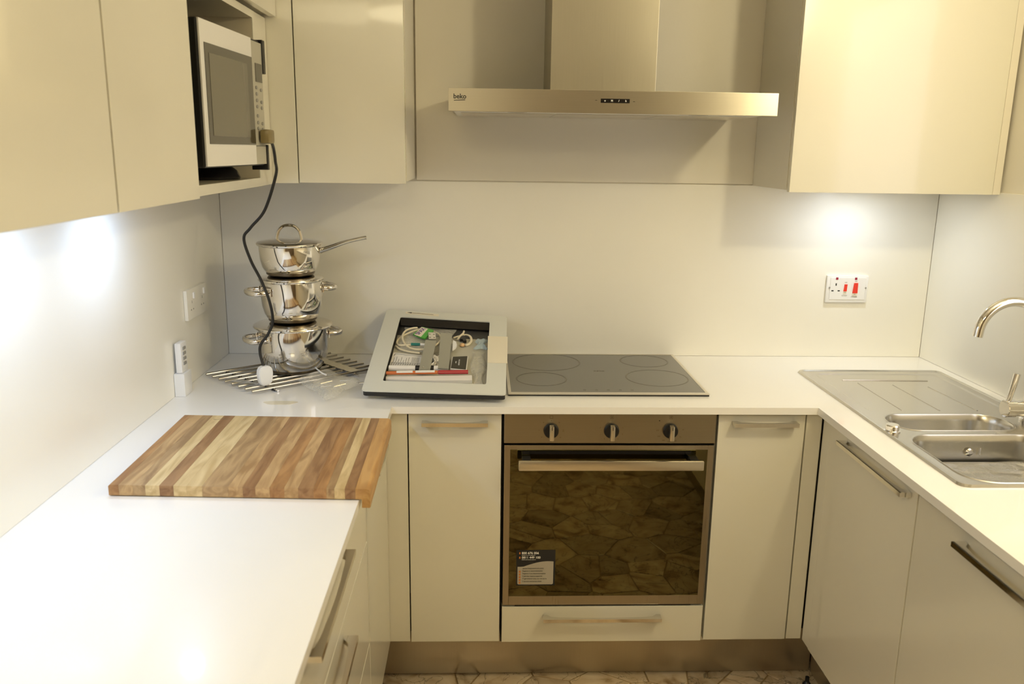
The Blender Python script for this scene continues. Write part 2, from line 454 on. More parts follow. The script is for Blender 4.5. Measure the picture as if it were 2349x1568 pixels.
# ---------------------------------------------------------------- handles
def handle(parent, c, L, d, n, label=None):
    """flat chrome bar with wedge feet. c = centre on the door face, d = direction of the bar, n = outward"""
    c, d, n = Vector(c), Vector(d), Vector(n); h = 0.0105
    prof = [(-L/2, 0.001), (-L/2, 0.028), (L/2, 0.028), (L/2, 0.001), (L/2-0.012, 0.001), (L/2-0.024, 0.012), (L/2-0.05, 0.016)]
    for k in range(1, 8): prof.append(((L/2-0.05)*(1-2*k/8), 0.016+0.0035*math.sin(PI*k/8)))
    prof += [(-L/2+0.05, 0.016), (-L/2+0.024, 0.012), (-L/2+0.012, 0.001)]
    bm = bmesh.new(); z = Vector((0, 0, 1))
    pts = [c+d*t+n*o-z*h/2 for t, o in prof]
    a = [bm.verts.new(p) for p in pts]; q = [bm.verts.new(p+z*h) for p in pts]; m = len(pts)
    es = [bm.edges.new((a[i], a[(i+1) % m])) for i in range(m)]; bmesh.ops.triangle_fill(bm, edges=es, use_beauty=True)
    es = [bm.edges.new((q[i], q[(i+1) % m])) for i in range(m)]; bmesh.ops.triangle_fill(bm, edges=es, use_beauty=True)
    for i in range(m): bm.faces.new((a[i], a[(i+1) % m], q[(i+1) % m], q[i]))
    bmesh.ops.recalc_face_normals(bm, faces=bm.faces[:])
    return obj('handle', bm, HANDLE, parent, label=label)

def carcass(x0, x1, y0, y1, z0, z1, openface, top=True):
    t = 0.016; bm = bmesh.new()
    bx(bm, x0, x1, y0, y1, z0, z0+t)
    if top: bx(bm, x0, x1, y0, y1, z1-t, z1)
    zz = z1-t if top else z1
    if openface != '-x': bx(bm, x0, x0+t, y0, y1, z0+t, zz)
    if openface != '+x': bx(bm, x1-t, x1, y0, y1, z0+t, zz)
    xa = x0+(0 if openface == '-x' else t); xb = x1-(0 if openface == '+x' else t)
    if openface != '-y': bx(bm, xa, xb, y0, y0+t, z0+t, zz)
    bx(bm, xa, xb, y1-t, y1, z0+t, zz)
    return bm

# ---------------------------------------------------------------- base units, back run
DZ0, DZ1 = 0.17, 0.873
def base_back(x0, x1, name, label, hc, hl):
    t = thing(name, label, 'cabinet', ((x0+x1)/2, -0.3, 0.15), None)
    obj('carcass', carcass(x0, x1, -0.557, -0.004, 0.155, 0.878, '-y', True), EDGE, t)
    d = obj('door', box(x0+0.0015, x1-0.0015, -0.58, -0.560, DZ0, DZ1, 0.0012), GLOSS, t)
    handle(d, (hc, -0.58, 0.850), hl, (1, 0, 0), (0, -1, 0))
base_back(-0.5645, -0.3035, 'base_cabinet', 'narrow cream gloss base cabinet left of the oven', -0.434, 0.182)
base_back(0.3035, 0.553, 'base_cabinet', 'narrow cream gloss base cabinet right of the oven', 0.434, 0.182)
solo('corner_filler', box(-0.645, -0.5665, -0.578, -0.560, DZ0, 0.878, 0.001), GLOSS, 'narrow cream filler strip in the left corner below the worktop', 'filler panel')
solo('corner_filler', box(0.556, 0.6005, -0.578, -0.560, DZ0, 0.878, 0.001), GLOSS, 'narrow cream filler strip between right back cabinet and sink run', 'filler panel')

# oven housing with the drawer below
oh = thing('oven_housing', 'cream oven housing cabinet with one shallow drawer under the oven', 'cabinet', (0, -0.3, 0.15))
b = bmesh.new()
bx(b, -0.3015, -0.2995, -0.557, -0.004, 0.155, 0.878); bx(b, 0.2995, 0.3015, -0.557, -0.004, 0.155, 0.878)
bx(b, -0.2995, 0.2995, -0.557, -0.004, 0.155, 0.17); bx(b, -0.2995, 0.2995, -0.557, -0.004, 0.272, 0.284)
obj('carcass', b, DGAP, oh)
dr = obj('drawer', box(-0.2975, 0.2975, -0.58, -0.560, DZ0-0.003, 0.282, 0.0012), GLOSS, oh)
handle(dr, (-0.003, -0.58, 0.251), 0.348, (1, 0, 0), (0, -1, 0))

# ---------------------------------------------------------------- oven
ov = thing('built_in_oven', 'stainless steel built-in oven with dark glass door and three knobs', 'oven', (0, -0.3, 0.285))
obj('oven_body', box(-0.285, 0.285, -0.556, -0.05, 0.286, 0.872), BLACK, ov)
cp = obj('control_panel', box(-0.2975, 0.2975, -0.582, -0.558, 0.789, 0.8785, 0.0015), STEELP, ov)
dk = thing  # keep name
b = bmesh.new()
bx(b, -0.2965, -0.279, -0.582, -0.558, 0.289, 0.783, 0.001); bx(b, 0.279, 0.2965, -0.582, -0.558, 0.289, 0.783, 0.001)
bx(b, -0.279, 0.279, -0.582, -0.558, 0.289, 0.318, 0.001); bx(b, -0.279, 0.279, -0.582, -0.558, 0.770, 0.783, 0.001)
dframe = obj('oven_door', b, STEELD, ov)
obj('door_glass', box(-0.2795, 0.2795, -0.5815, -0.572, 0.3175, 0.7705), OVENG, dframe, label='dark mirrored glass door pane')
obj('vent_gap', box(-0.26, 0.26, -0.5795, -0.56, 0.2845, 0.2885), BLACK, ov)
# door handle: thick satin bar on two brackets
b = bmesh.new()
z0h, yh = 0.740, -0.625
bx(b, -0.258, 0.258, yh-0.008, yh+0.004, z0h-0.014, z0h+0.014, 0.004)
hb = obj('handle', b, SATIN, ov, True, label='thick satin aluminium door handle bar')
for s in (-1, 1): obj('handle_bracket', box(s*0.235-0.012, s*0.235+0.012, yh+0.004, -0.582, z0h-0.006, z0h+0.012, 0.002), BLACK, hb)
obj('handle_trim', box(-0.245, 0.232, -0.5835, -0.582, 0.757, 0.7665), BLACKG, dframe)
# knobs
for i, kx in enumerate((-0.166, 0.003, 0.169)):
    kz = 0.8265
    b = bmesh.new(); lathe(b, [(0, -0.012), (0.0185, -0.012), (0.0205, -0.009), (0.0215, 0.0), (0, 0.0)], (kx, -0.582, kz), 32, 'y')
    k = obj('knob', b, BLACK, ov, True)
    b = bmesh.new()
    bx(b, kx-0.0065, kx+0.0065, -0.612, -0.594, kz-0.022, kz+0.021, 0.0035)
    obj('knob_grip', b, SATIN, k, True, label='satin silver grip bar')
    b = bmesh.new(); bx(b, kx-0.0008, kx+0.0008, -0.6128, -0.6118, kz+0.010, kz+0.0195); obj('pointer', b, BLACK, k)
    # printed marks round the knob
    b = bmesh.new()
    q = [(kx-0.006, kz+0.038), (kx+0.006, kz+0.038)]
    for (xa, xb, za, zb) in ((kx-0.0045, kx+0.0045, kz+0.0425, kz+0.0433), (kx-0.0045, kx+0.0045, kz+0.0345, kz+0.0353),
                             (kx-0.0045, kx-0.0038, kz+0.0345, kz+0.0433), (kx+0.0038, kx+0.0045, kz+0.0345, kz+0.0433)):
        bx(b, xa, xb, -0.5824, -0.582, za, zb)
    if i: bx(b, kx-0.0012, kx+0.0014, -0.5824, -0.582, kz+0.037, kz+0.041)
    bx(b, kx-0.0009, kx+0.0009, -0.5824, -0.582, kz+0.0275, kz+0.0295)
    obj('knob_mark', b, INKF, cp)
    if i == 0:
        for ang, sy in ((50, 'o'), (0, '□'), (-40, 'o'), (-90, '#'), (-140, '='), (180, '*'), (130, 'o')):
            a = math.radians(ang); text('printed_symbol', '[]' if sy == '□' else sy, 0.007, facing_front(kx+0.034*math.cos(a), -0.582, kz+0.031*math.sin(a)), INKF, cp)
    elif i == 1:
        for k2 in range(9):
            a = math.radians(50-k2*35); text('printed_symbol', ['-', '1', '2', '3', '4', '5', '-', '7', '-'][k2] if k2 else '-', 0.006, facing_front(kx+0.033*math.cos(a), -0.582, kz+0.030*math.sin(a)), INKF, cp)
    else:
        for ang, sy in ((5, '50'), (-35, '75'), (-65, '100'), (-95, '150'), (-120, '200'), (-150, '225'), (178, '250')):
            a = math.radians(ang); text('printed_symbol', sy, 0.0055, facing_front(kx+0.036*math.cos(a), -0.582, kz+0.033*math.sin(a)), INKF, cp)
b = bmesh.new(); lathe(b, [(0, -0.0008), (0.0016, -0.0008), (0.0016, 0)], (0.137, -0.582, 0.856), 12, 'y'); obj('indicator_lamp', b, BLACK, cp)
# service label on the glass
lb = solo('service_label', box(-0.2575, -0.1445, -0.5823, -0.5816, 0.352, 0.464), LBLACK,
          'black and grey service sticker on the lower left of oven glass', 'sticker')
yy = -0.5824
b = bmesh.new()
P = rrect(-0.2535, -0.1495, 0.3555, 0.4145, 0.006, 4)
P = [(x, z) for x, z in P]
top = []
pl = [(x, yy, z if z < 0.40 else 0.4135+0.016*max(0, math.sin((x+0.225)/0.075*PI/2 if x > -0.225 else 0))) for x, z in P]
# insert curve points along the top edge
ptsl = [(x, yy, z) for x, z in rrect(-0.2535, -0.1495, 0.3555, 0.375, 0.004, 3) if z < 0.372]
left = [p for p in ptsl if p[0] < -0.2]; right = [p for p in ptsl if p[0] >= -0.2]
curve = []
for k in range(13):
    x = -0.2535+0.104*k/12; u_ = max(0.0, (x+0.238)/0.089); curve.append((x, yy, 0.4115+0.0175*math.sin(min(1, u_)*PI/1.65)))
poly = sorted(left, key=lambda p: -p[2]) + sorted(right, key=lambda p: p[2]) + curve[::-1]
prism(b, poly, (0, -0.0002, 0)); obj('label_panel', b, LGREY, lb)
text('label_number', '800 676 056', 0.0098, facing_front(-0.2420, yy-0.0002, 0.4545) , WHT, lb, align='LEFT', bold=0.0002)
text('label_number', '0811 449 100', 0.0098, facing_front(-0.2420, yy-0.0002, 0.4405), WHT, lb, align='LEFT', bold=0.0002)
text('label_text', 'zadzwon do nas bezplatnie', 0.0036, facing_front(-0.2420, yy-0.0002, 0.4480), WHT, lb, align='LEFT')
text('label_text', 'infolinia serwisowa centrum', 0.0036, facing_front(-0.2420, yy-0.0002, 0.4340), WHT, lb, align='LEFT')
b = bmesh.new()
for z in (0.4545, 0.4405): bx(b, -0.2495, -0.2455, yy-0.0003, yy, z-0.003, z+0.003)
obj('label_icon', b, BROWNT, lb)
for k, s in enumerate(('www.helpcentrum.com', 'Registra in elettrodomestici', 'Registra il tuo elettrodomestico', 'Il servizio nasce a supporto', 'Vi garantiamo tutto cio che serve', 'Il servizio assistenza clienti')):
    text('label_text', s, 0.0052 if k else 0.0065, facing_front(-0.2390, yy-0.0004, 0.4065-0.0082*k), INK, lb, align='LEFT')
b = bmesh.new()
for k in range(5): bx(b, -0.2495, -0.2445, yy-0.0005, yy-0.0002, 0.358+0.0088*k, 0.364+0.0088*k)
obj('label_icon', b, BROWNT, lb)

# ---------------------------------------------------------------- base units, left run
def base_left(y0, y1, label, fronts, name='base_cabinet'):
    t = thing(name, label, 'cabinet', (-0.92, (y0+y1)/2, 0.15))
    obj('carcass', carcass(-1.221, -0.648, y0, y1, 0.155, 0.878, '+x', True), EDGE, t)
    for (z0, z1, hz, hy0, hy1) in fronts:
        d = obj('door' if len(fronts) == 1 else 'drawer', box(-0.645, -0.625, y0+0.0015, y1-0.0015, z0, z1, 0.0012), GLOSS, t)
        handle(d, (-0.625, (hy0+hy1)/2, hz), abs(hy1-hy0), (0, 1, 0), (1, 0, 0))
base_left(-0.9955, -0.5785, 'cream gloss cabinet in the left corner under the chopping board', [(DZ0, DZ1, 0.845, -0.762, -0.952)])
base_left(-1.997, -0.997, 'wide cream drawer unit under the near left worktop with stacked handles',
          [(0.702, DZ1, 0.845, -1.338, -1.682), (0.438, 0.699, 0.664, -1.338, -1.682), (DZ0, 0.435, 0.400, -1.338, -1.682)], 'drawer_unit')
base_left(-2.34, -1.9985, 'cream gloss cabinet at the near end of the left worktop run', [(DZ0, DZ1, 0.845, -2.08, -2.26)])

# base units, right run
def base_right(y0, y1, label, hz, hy0, hy1, name='base_cabinet', top=0.873):
    t = thing(name, label, 'cabinet' if name != 'dishwasher' else 'dishwasher', (0.9, (y0+y1)/2, 0.15))
    obj('carcass', carcass(0.625, 1.170, y0, y1, 0.155, 0.874 if y1 > -1.2 else 0.878, '-x', False), EDGE, t)
    d = obj('door', box(0.602, 0.622, y0+0.0015, y1-0.0015, DZ0, top, 0.0012), GLOSS, t)
    handle(d, (0.602, (hy0+hy1)/2, hz), abs(hy1-hy0), (0, 1, 0), (-1, 0, 0))
solo('corner_filler', box(0.6035, 0.622, -0.6285, -0.582, DZ0, 0.873, 0.001), GLOSS, 'slim cream filler post at the right corner beside the sink cupboard door', 'filler panel')
base_right(-1.108, -0.630, 'cream gloss sink cupboard nearest the back right corner', 0.848, -0.735, -1.082)
base_right(-1.705, -1.110, 'cream fronted integrated dishwasher under the near right worktop', 0.836, -1.295, -1.640, 'dishwasher', 0.860)
base_right(-2.34, -1.707, 'cream gloss cupboard at the near end of the right run', 0.836, -1.80, -2.16)

# plinths and adjustable foot
solo('plinth', box(-0.676, 0.676, -0.490, -0.476, 0.002, 0.150, 0.001), PLINTH, 'brushed steel plinth under the oven and back cabinets', 'plinth')
solo('plinth', box(-0.691, -0.678, -2.34, -0.492, 0.002, 0.150, 0.001), PLINTH, 'brushed steel plinth under the left cabinet run', 'plinth')
solo('plinth', box(0.678, 0.692, -2.34, -0.492, 0.002, 0.150, 0.001), PLINTH, 'brushed steel plinth under the right sink run', 'plinth')
b = bmesh.new(); lathe(b, [(0, 0.0), (0.012, 0.0), (0.013, 0.006), (0.009, 0.012), (0.006, 0.016), (0.006, 0.03), (0, 0.03)], (0.640, -0.566, 0.001), 20)
solo('adjustable_foot', b, BLACK, 'small black adjustable foot on the floor at the right plinth corner', 'foot', smooth=True)

# ---------------------------------------------------------------- wall units
UZ0, UZ1 = 1.483, 2.32
def upper_back(x0, x1, label, door=True, yf=-0.34, z0=UZ0, dz=0.0):
    t = thing('wall_cabinet', label, 'cabinet', ((x0+x1)/2, -0.17, z0))
    obj('carcass', carcass(x0, x1, yf+0.022, -0.004, z0+0.006, UZ1, '-y'), EDGE, t)
    obj('door', box(x0+0.0015, x1-0.0015, yf, yf+0.019, z0, UZ1, 0.0012), GLOSS, t)
upper_back(-0.886, -0.581, 'cream gloss wall cabinet between microwave corner and extractor hood', z0=1.488)
upper_back(0.535, 1.146, 'wide glossy cream wall cabinet above the cooker switch plate', z0=1.478)
solo('corner_filler', box(1.148, 1.171, -0.335, -0.32, 1.478, UZ1, 0.001), EDGE, 'thin cream filler between right wall cabinet and right wall', 'filler panel')
solo('corner_filler', box(-0.977, -0.888, -0.34, -0.322, 1.486, UZ1, 0.001), GLOSS, 'narrow cream upper filler right of the microwave niche', 'filler panel')
solo('corner_filler', box(-0.9775, -0.96, -0.4835, -0.343, 1.483, 1.930, 0.001), GLOSS, 'slim cream return strip between microwave niche and corner', 'filler panel')
def upper_left(y0, y1, label, z0=UZ0):
    t = thing('wall_cabinet', label, 'cabinet', (-1.08, (y0+y1)/2, z0))
    obj('carcass', carcass(-1.221, -0.952, y0, y1, z0+0.006, UZ1, '+x'), EDGE, t)
    obj('door', box(-0.949, -0.930, y0+0.002, y1-0.002, z0, UZ1, 0.0012), GLOSS, t)
upper_left(-2.30, -1.872, 'cream gloss wall cabinet nearest the room end on the left')
upper_left(-1.870, -1.458, 'leftmost visible cream gloss wall cabinet on the left wall')
upper_left(-1.456, -1.068, 'cream gloss wall cabinet immediately left of the microwave')
# niche cabinet
nc = thing('microwave_niche_cabinet', 'open cream niche cabinet on the left wall holding the microwave', 'cabinet', (-1.08, -0.77, 1.483))
b = bmesh.new()
n0, n1 = -1.066, -0.486
bx(b, -1.221, -0.955, n0, n1, 1.484, 1.506); bx(b, -1.221, -0.955, n0, n1, 1.908, 1.926)
bx(b, -1.221, -0.955, n0, n0+0.018, 1.506, 1.908); bx(b, -1.221, -0.955, n1-0.018, n1, 1.506, 1.908)
bx(b, -1.221, -1.213, n0+0.018, n1-0.018, 1.506, 1.908)
obj('carcass', b, INNER, nc)
b = bmesh.new()
bx(b, -0.9548, -0.953, n0, n1, 1.484, 1.506); bx(b, -0.9548, -0.953, n0, n1, 1.908, 1.926); bx(b, -0.9548, -0.953, n1-0.018, n1, 1.506, 1.908); bx(b, -0.9548, -0.953, n0, n0+0.018, 1.506, 1.908)
obj('edge_banding', b, GLOSS, nc)
t = thing('wall_cabinet', 'cream gloss cupboard directly above the microwave niche', 'cabinet', (-1.08, -0.72, 1.935))
obj('carcass', carcass(-1.221, -0.952, -1.066, -0.343, 1.94, UZ1, '+x'), EDGE, t)
obj('door', box(-0.949, -0.930, -1.064, -0.343, 1.934, UZ1, 0.0012), GLOSS, t)

# ---------------------------------------------------------------- microwave
e = Vector((0.0635, 0.998, 0)).normalized(); nn = Vector((0.998, -0.0635, 0)).normalized(); L0 = Vector((-0.94, -0.983, 0))
MT = Matrix(((e.x, nn.x, 0, L0.x), (e.y, nn.y, 0, L0.y), (0, 0, 1, 0), (0, 0, 0, 1)))   # local: s, off, z
def mbox(s0, s1, o0, o1, z0, z1, bev=0.0, bm=None):
    bm = bm or bmesh.new(); bx(bm, s0, s1, o0, o1, z0, z1, bev, 0, MT); return bm
mw = thing('microwave', 'white built-in microwave with black case tilted in its wall niche', 'microwave', (-1.05, -0.8, 1.545))
obj('case', mbox(0.004, 0.400, -0.235, -0.0046, 1.541, 1.842, 0.004), BLACK, mw, label='black metal case')
for q in ((0.4045, 0.424, 1.765, 1.846), (0.4045, 0.418, 1.5285, 1.592)):
    obj('mounting_bracket', mbox(q[0], q[1], -0.040, 0.002, q[2], q[3], 0.002), BLACK, mw)
md = obj('door', mbox(0.006, 0.325, -0.0045, 0.0, 1.544, 1.841, 0.001), WHITEM, mw)
obj('window_surround', mbox(0.025, 0.3205, 0.0, 0.0015, 1.591, 1.796), MWGLASS, md, label='dark tinted window border')
obj('window', mbox(0.046, 0.283, 0.0015, 0.0022, 1.608, 1.777), MWMESH, md, label='perforated mesh viewing window')
mp_ = obj('control_panel', mbox(0.3265, 0.404, -0.0045, -0.001, 1.544, 1.8365, 0.001), PANELM, mw)
obj('display', mbox(0.348, 0.396, -0.001, 0.0005, 1.742, 1.786), MWGLASS, mp_)
obj('panel_groove', mbox(0.328, 0.402, -0.001, -0.0003, 1.588, 1.5895), BLACK, mp_)
bz = [(0.350, 1.728), (0.384, 1.724), (0.350, 1.713), (0.350, 1.698), (0.384, 1.695), (0.350, 1.683), (0.384, 1.681), (0.350, 1.661), (0.350, 1.645), (0.384, 1.643), (0.350, 1.631), (0.384, 1.629)]
for s, z in bz:
    b = bmesh.new(); rr = [(MT @ Vector((s+0.0065*math.cos(a), -0.001, z+0.0042*math.sin(a)))) for a in [2*PI*k/12 for k in range(12)]]
    prism(b, rr, nn*0.0022); obj('button', b, GREY, mp_)
# black stand under it
b = bmesh.new(); lathe(b, [(0, 0), (0.078, 0), (0.080, 0.006), (0.072, 0.022), (0.058, 0.032), (0.0, 0.034)], (-1.045, -0.655, 1.5068), 32)
st = solo('black_stand', b, BLACKG, 'low black rounded stand in the niche beneath the microwave', 'stand', smooth=True)
st.scale = (1, 1, 1)
# power lead hanging from it
pc = thing('power_lead', 'black power lead with white three-pin plug hanging in front of pans', 'cable', (-0.99, -0.42, 0.913))
cord = [MT @ Vector((0.393, 0.016, 1.602)), Vector((-0.905, -0.545, 1.583)), Vector((-0.915, -0.49, 1.550)), Vector((-0.932, -0.42, 1.511)), Vector((-0.972, -0.40, 1.414)),
        Vector((-1.014, -0.40, 1.364)), Vector((-1.035, -0.40, 1.333)), Vector((-1.019, -0.40, 1.271)), Vector((-0.993, -0.40, 1.214)),
        Vector((-0.970, -0.41, 1.156)), Vector((-0.963, -0.41, 1.099)), Vector((-0.978, -0.41, 1.060)), Vector((-1.001, -0.41, 1.028)),
        Vector((-1.003, -0.415, 1.002)), Vector((-0.992, -0.428, 0.968))]
b = bmesh.new(); tube(b, smoothpath(cord, 8), 0.0042, 10); obj('cord', b, BLACK, pc, True)
b = bmesh.new(); mbox(0.346, 0.398, 0.0025, 0.026, 1.594, 1.629, 0.008, b); obj('adapter_block', b, OLIVE, pc, True, label='olive plastic block against the microwave panel')
b = bmesh.new()
Tp = Matrix.Translation((-0.990, -0.43, 0.941)) @ Matrix.Rotation(math.radians(38), 4, 'Z')
hp = [(-0.019, 0.022), (-0.022, 0.008), (-0.019, -0.018), (-0.012, -0.0275), (0.010, -0.0275), (0.019, -0.018), (0.022, 0.008), (0.019, 0.022), (0.011, 0.029), (-0.011, 0.029)]
prism(b, [Tp @ Vector((x, -0.013, z)) for x, z in hp], Tp.to_3x3() @ Vector((0, 0.020, 0)))
bmesh.ops.bevel(b, geom=b.edges[:], offset=0.0022, segments=2, affect='EDGES')
pg = obj('plug', b, WHITE, pc, True, label='white three-pin plug')
b = bmesh.new()
bx(b, -0.002, 0.002, 0.007, 0.029, 0.008, 0.014, 0, 0, Tp); bx(b, -0.013, -0.007, 0.007, 0.024, -0.014, -0.010, 0, 0, Tp); bx(b, 0.007, 0.013, 0.007, 0.024, -0.014, -0.010, 0, 0, Tp)
obj('plug_pin', b, CHROME, pg)

# ---------------------------------------------------------------- pans
px, py = -0.9405, -0.255
def ring(bm, c, R_, r): tube(bm, [(c[0]+R_*math.cos(a), c[1]+R_*math.sin(a), c[2]) for a in [2*PI*k/48 for k in range(48)]], r, 8, True)
def pot(name, label, z0, H, rb, rt, rl, side=True, arc=False, long_handle=False, knob_ang=205):
    t = thing(name, label, 'saucepan', (px, py, z0), None)
    c = (px, py, z0)
    b = bmesh.new()
    lathe(b, [(0, 0), (rb-0.010, 0), (rb-0.008, 0.006), (rb-0.002, 0.010), (rb+0.35*(rt-rb), 0.022), (rb+0.8*(rt-rb), 0.045), (rt, 0.075), (rt, H-0.004), (rt+0.004, H), (rt+0.002, H+0.001),
              (rt-0.002, H-0.003), (rt-0.002, 0.075), (rb, 0.02), (0, 0.012)], c, 64)
    obj('body', b, POT, t, True)
    b = bmesh.new(); lathe(b, [(0, -0.002), (rb-0.010, -0.002), (rb-0.007, 0.001), (rb-0.007, 0.0055), (0, 0.0055)], c, 48); obj('base', b, plain('pan_base', (0.16, 0.13, 0.09), 0.3, 1.0), t, True)
    b = bmesh.new()
    lathe(b, [(0, H+0.0165), (rl*0.42, H+0.0155), (rl*0.62, H+0.0135), (rl*0.84, H+0.0095), (rl*0.95, H+0.0070), (rl-0.001, H+0.0045), (rl, H+0.002), (rl-0.0015, H-0.0015), (rl-0.004, H+0.0025), (rl*0.9, H+0.005), (0, H+0.010)], c, 64)
    lid = obj('lid', b, POT, t, True)
    if arc:
        zz = z0+H+0.0125; b = bmesh.new()
        P_ = [(px-0.037, py, zz-0.002), (px-0.0345, py, zz+0.014), (px-0.0275, py, zz+0.031), (px-0.012, py, zz+0.042), (px+0.012, py, zz+0.042), (px+0.0275, py, zz+0.031), (px+0.0345, py, zz+0.014), (px+0.037, py, zz-0.002)]
        tube(b, smoothpath(P_, 5), 0.0052, 10, flat=(1.3, 0.9))
        for s in (-1, 1): bx(b, px+s*0.042-0.010, px+s*0.046+0.010, py-0.006, py+0.006, zz-0.008, zz-0.0045, 0.001)
        obj('lid_handle', b, POT, lid, True)
    if side:
        for ang in (knob_ang, knob_ang-180):
            a = math.radians(ang); u_ = Vector((math.cos(a), math.sin(a), 0)); w = Vector((-u_.y, u_.x, 0)); zc = z0+H-0.030
            b = bmesh.new(); O = Vector((px, py, zc))
            P_ = [O+u_*(rt*math.cos(0.42))+w*rt*math.sin(0.42), O+u_*(rt+0.012)+w*0.046, O+u_*(rt+0.034)+w*0.038, O+u_*(rt+0.043)+w*0.014, O+u_*(rt+0.043)-w*0.014,
                  O+u_*(rt+0.034)-w*0.038, O+u_*(rt+0.012)-w*0.046, O+u_*(rt*math.cos(0.42))-w*rt*math.sin(0.42)]
            tube(b, smoothpath(P_, 5), 0.0070, 10, flat=(0.8, 1.15))
            for s in (-1, 1):
                q = O+u_*(rt*math.cos(0.42)+0.0015)+w*(s*rt*math.sin(0.42)); T_ = Matrix.Translation(q) @ Matrix.Rotation(a+s*0.42, 4, 'Z')
                bx(b, -0.001, 0.003, -0.011, 0.011, -0.012, 0.012, 0.001, 0, T_)
            obj('side_handle', b, POT, t, True)
    if long_handle:
        b = bmesh.new(); zc = z0+H-0.016
        P_ = [(px+rt-0.001, py, zc-0.004), (px+rt+0.03, py+0.003, zc+0.006), (px+rt+0.075, py+0.007, zc+0.022), (px+rt+0.125, py+0.012, zc+0.034), (px+rt+0.138, py+0.013, zc+0.036)]
        sp = smoothpath(P_, 6); tube(b, sp, [0.0125-0.005*min(1, i/14)+0.001*max(0, (i-14)/12) for i in range(len(sp))], 12, flat=(1.1, 0.75))
        obj('long_handle', b, POT, t, True)
    return t
pot('casserole_pot', 'largest steel pot with two side handles at bottom of the stack', 0.9165, 0.137, 0.086, 0.105, 0.119, knob_ang=214)
pot('stock_pot', 'medium steel pot with two loop handles in middle of the stack', 1.0735, 0.123, 0.079, 0.092, 0.098, knob_ang=214)
pot('saucepan', 'smallest steel saucepan with lid and long handle topping the stack', 1.2145, 0.0885, 0.079, 0.091, 0.0985, side=False, arc=True, long_handle=True)

# rack of chrome rods under the pans
rk = thing('rod_rack', 'chrome rod pan rack lying flat on the worktop beneath the pots', 'rack', (-0.95, -0.26, 0.9))
A1, A8 = Vector((-1.199, -0.305, 0.9095)), Vector((-1.012, -0.490, 0.9095))
B1, B8 = Vector((-0.872, -0.026, 0.9095)), Vector((-0.690, -0.222, 0.9095))
for k in range(8):
    a = A1.lerp(A8, k/7); c = B1.lerp(B8, k/7)
    b = bmesh.new(); tube(b, [a, c], 0.0042, 10); obj('rod', b, RODM, rk, True)
for fpos, nm in ((0.16, 0), (0.80, 1)):
    a = A1.lerp(B1, fpos); c = A8.lerp(B8, fpos); d = (c-a).normalized()
    b = bmesh.new(); tube(b, [a-d*0.006+Vector((0, 0, -0.0060)), c+d*0.022+Vector((0, 0, -0.0060))], 0.0032, 8)
    obj('cross_bar', b, CHROME, rk, True)
    for k in range(8):
        q = a.lerp(c, k/7)
        if nm == 0:
            b = bmesh.new(); bx(b, -0.009, 0.009, -0.004, 0.004, -0.0088, -0.0045, 0.001, 0, Matrix.Translation(q) @ Matrix.Rotation(math.atan2(d.y, d.x), 4, 'Z'))
            obj('clip', b, BLACK, rk)
a = A1.lerp(B1, 0.80); c = A8.lerp(B8, 0.80); d = (c-a).normalized(); s_ = Vector((-d.y, d.x, 0))
b = bmesh.new(); w2 = 0.017
prism(b, [a-s_*w2-d*0.004+Vector((0, 0, 0.0045)), a+s_*w2-d*0.004+Vector((0, 0, 0.0045)), c+s_*w2+d*0.006+Vector((0, 0, 0.0045)), c-s_*w2+d*0.006+Vector((0, 0, 0.0045))], (0, 0, 0.0012))
obj('flat_strip', b, SATIN, rk)

# plastic bag of fittings
def crumple(P00, P10, P11, P01, amp, nu=26, nv=18, z=0.0, seed=1, edge=0.2):
    rnd = random.Random(seed); ks = [(rnd.uniform(-9, 9), rnd.uniform(-9, 9), rnd.uniform(0, 6.28), rnd.uniform(0.4, 1)) for _ in range(14)]
    bm = bmesh.new(); V = []
    for j in range(nv+1):
        v = j/nv; row = []
        for i in range(nu+1):
            u = i/nu
            p = (Vector(P00)*(1-u)+Vector(P10)*u)*(1-v)+(Vector(P01)*(1-u)+Vector(P11)*u)*v
            h = sum(abs(math.sin(a*u+c*v+ph))*w for a, c, ph, w in ks)/len(ks)*1.6
            en = min(1, 6*min(u, 1-u, v, 1-v)+edge)
            j2 = 0.05*(rnd.random()-0.5)
            row.append(bm.verts.new(p+Vector((0.012*math.sin(9*v+seed)*(0.5-u), 0.012*math.sin(7*u+seed)*(0.5-v), z+amp*(h+j2)*en))))
        V.append(row)
    for j in range(nv):
        for i in range(nu): bm.faces.new((V[j][i], V[j][i+1], V[j+1][i+1], V[j+1][i]))
    return bm
pb = thing('plastic_bag', 'crumpled clear plastic bag of fittings lying over the rack', 'bag', (-0.8, -0.42, 0.914))
obj('film', crumple((-0.905, -0.40, 0.916), (-0.790, -0.565, 0.903), (-0.705, -0.425, 0.916), (-0.835, -0.300, 0.916), 0.024, seed=3), FILM, pb, True)
b = bmesh.new(); tube(b, smoothpath([(-0.862, -0.335, 0.940), (-0.852, -0.36, 0.9415), (-0.830, -0.40, 0.9405), (-0.815, -0.415, 0.939)], 4), 0.0022, 8); obj('white_fitting', b, WHITE, pb, True)
for k in range(5):
    b = bmesh.new(); q = Vector((-0.82+0.022*k-0.03*(k % 2), -0.47+0.03*(k % 3), 0.919)); tube(b, [q, q+Vector((0.03, 0.02*(k % 2), 0.003))], 0.003, 8); obj('bolt', b, CHROME, pb, True)
b = bmesh.new(); obj('film_strip', crumple((-1.10, -0.40, 0.916), (-1.00, -0.45, 0.916), (-0.985, -0.435, 0.916), (-1.085, -0.385, 0.916), 0.004, 10, 4, seed=9), FILM, pb, True); b.free()

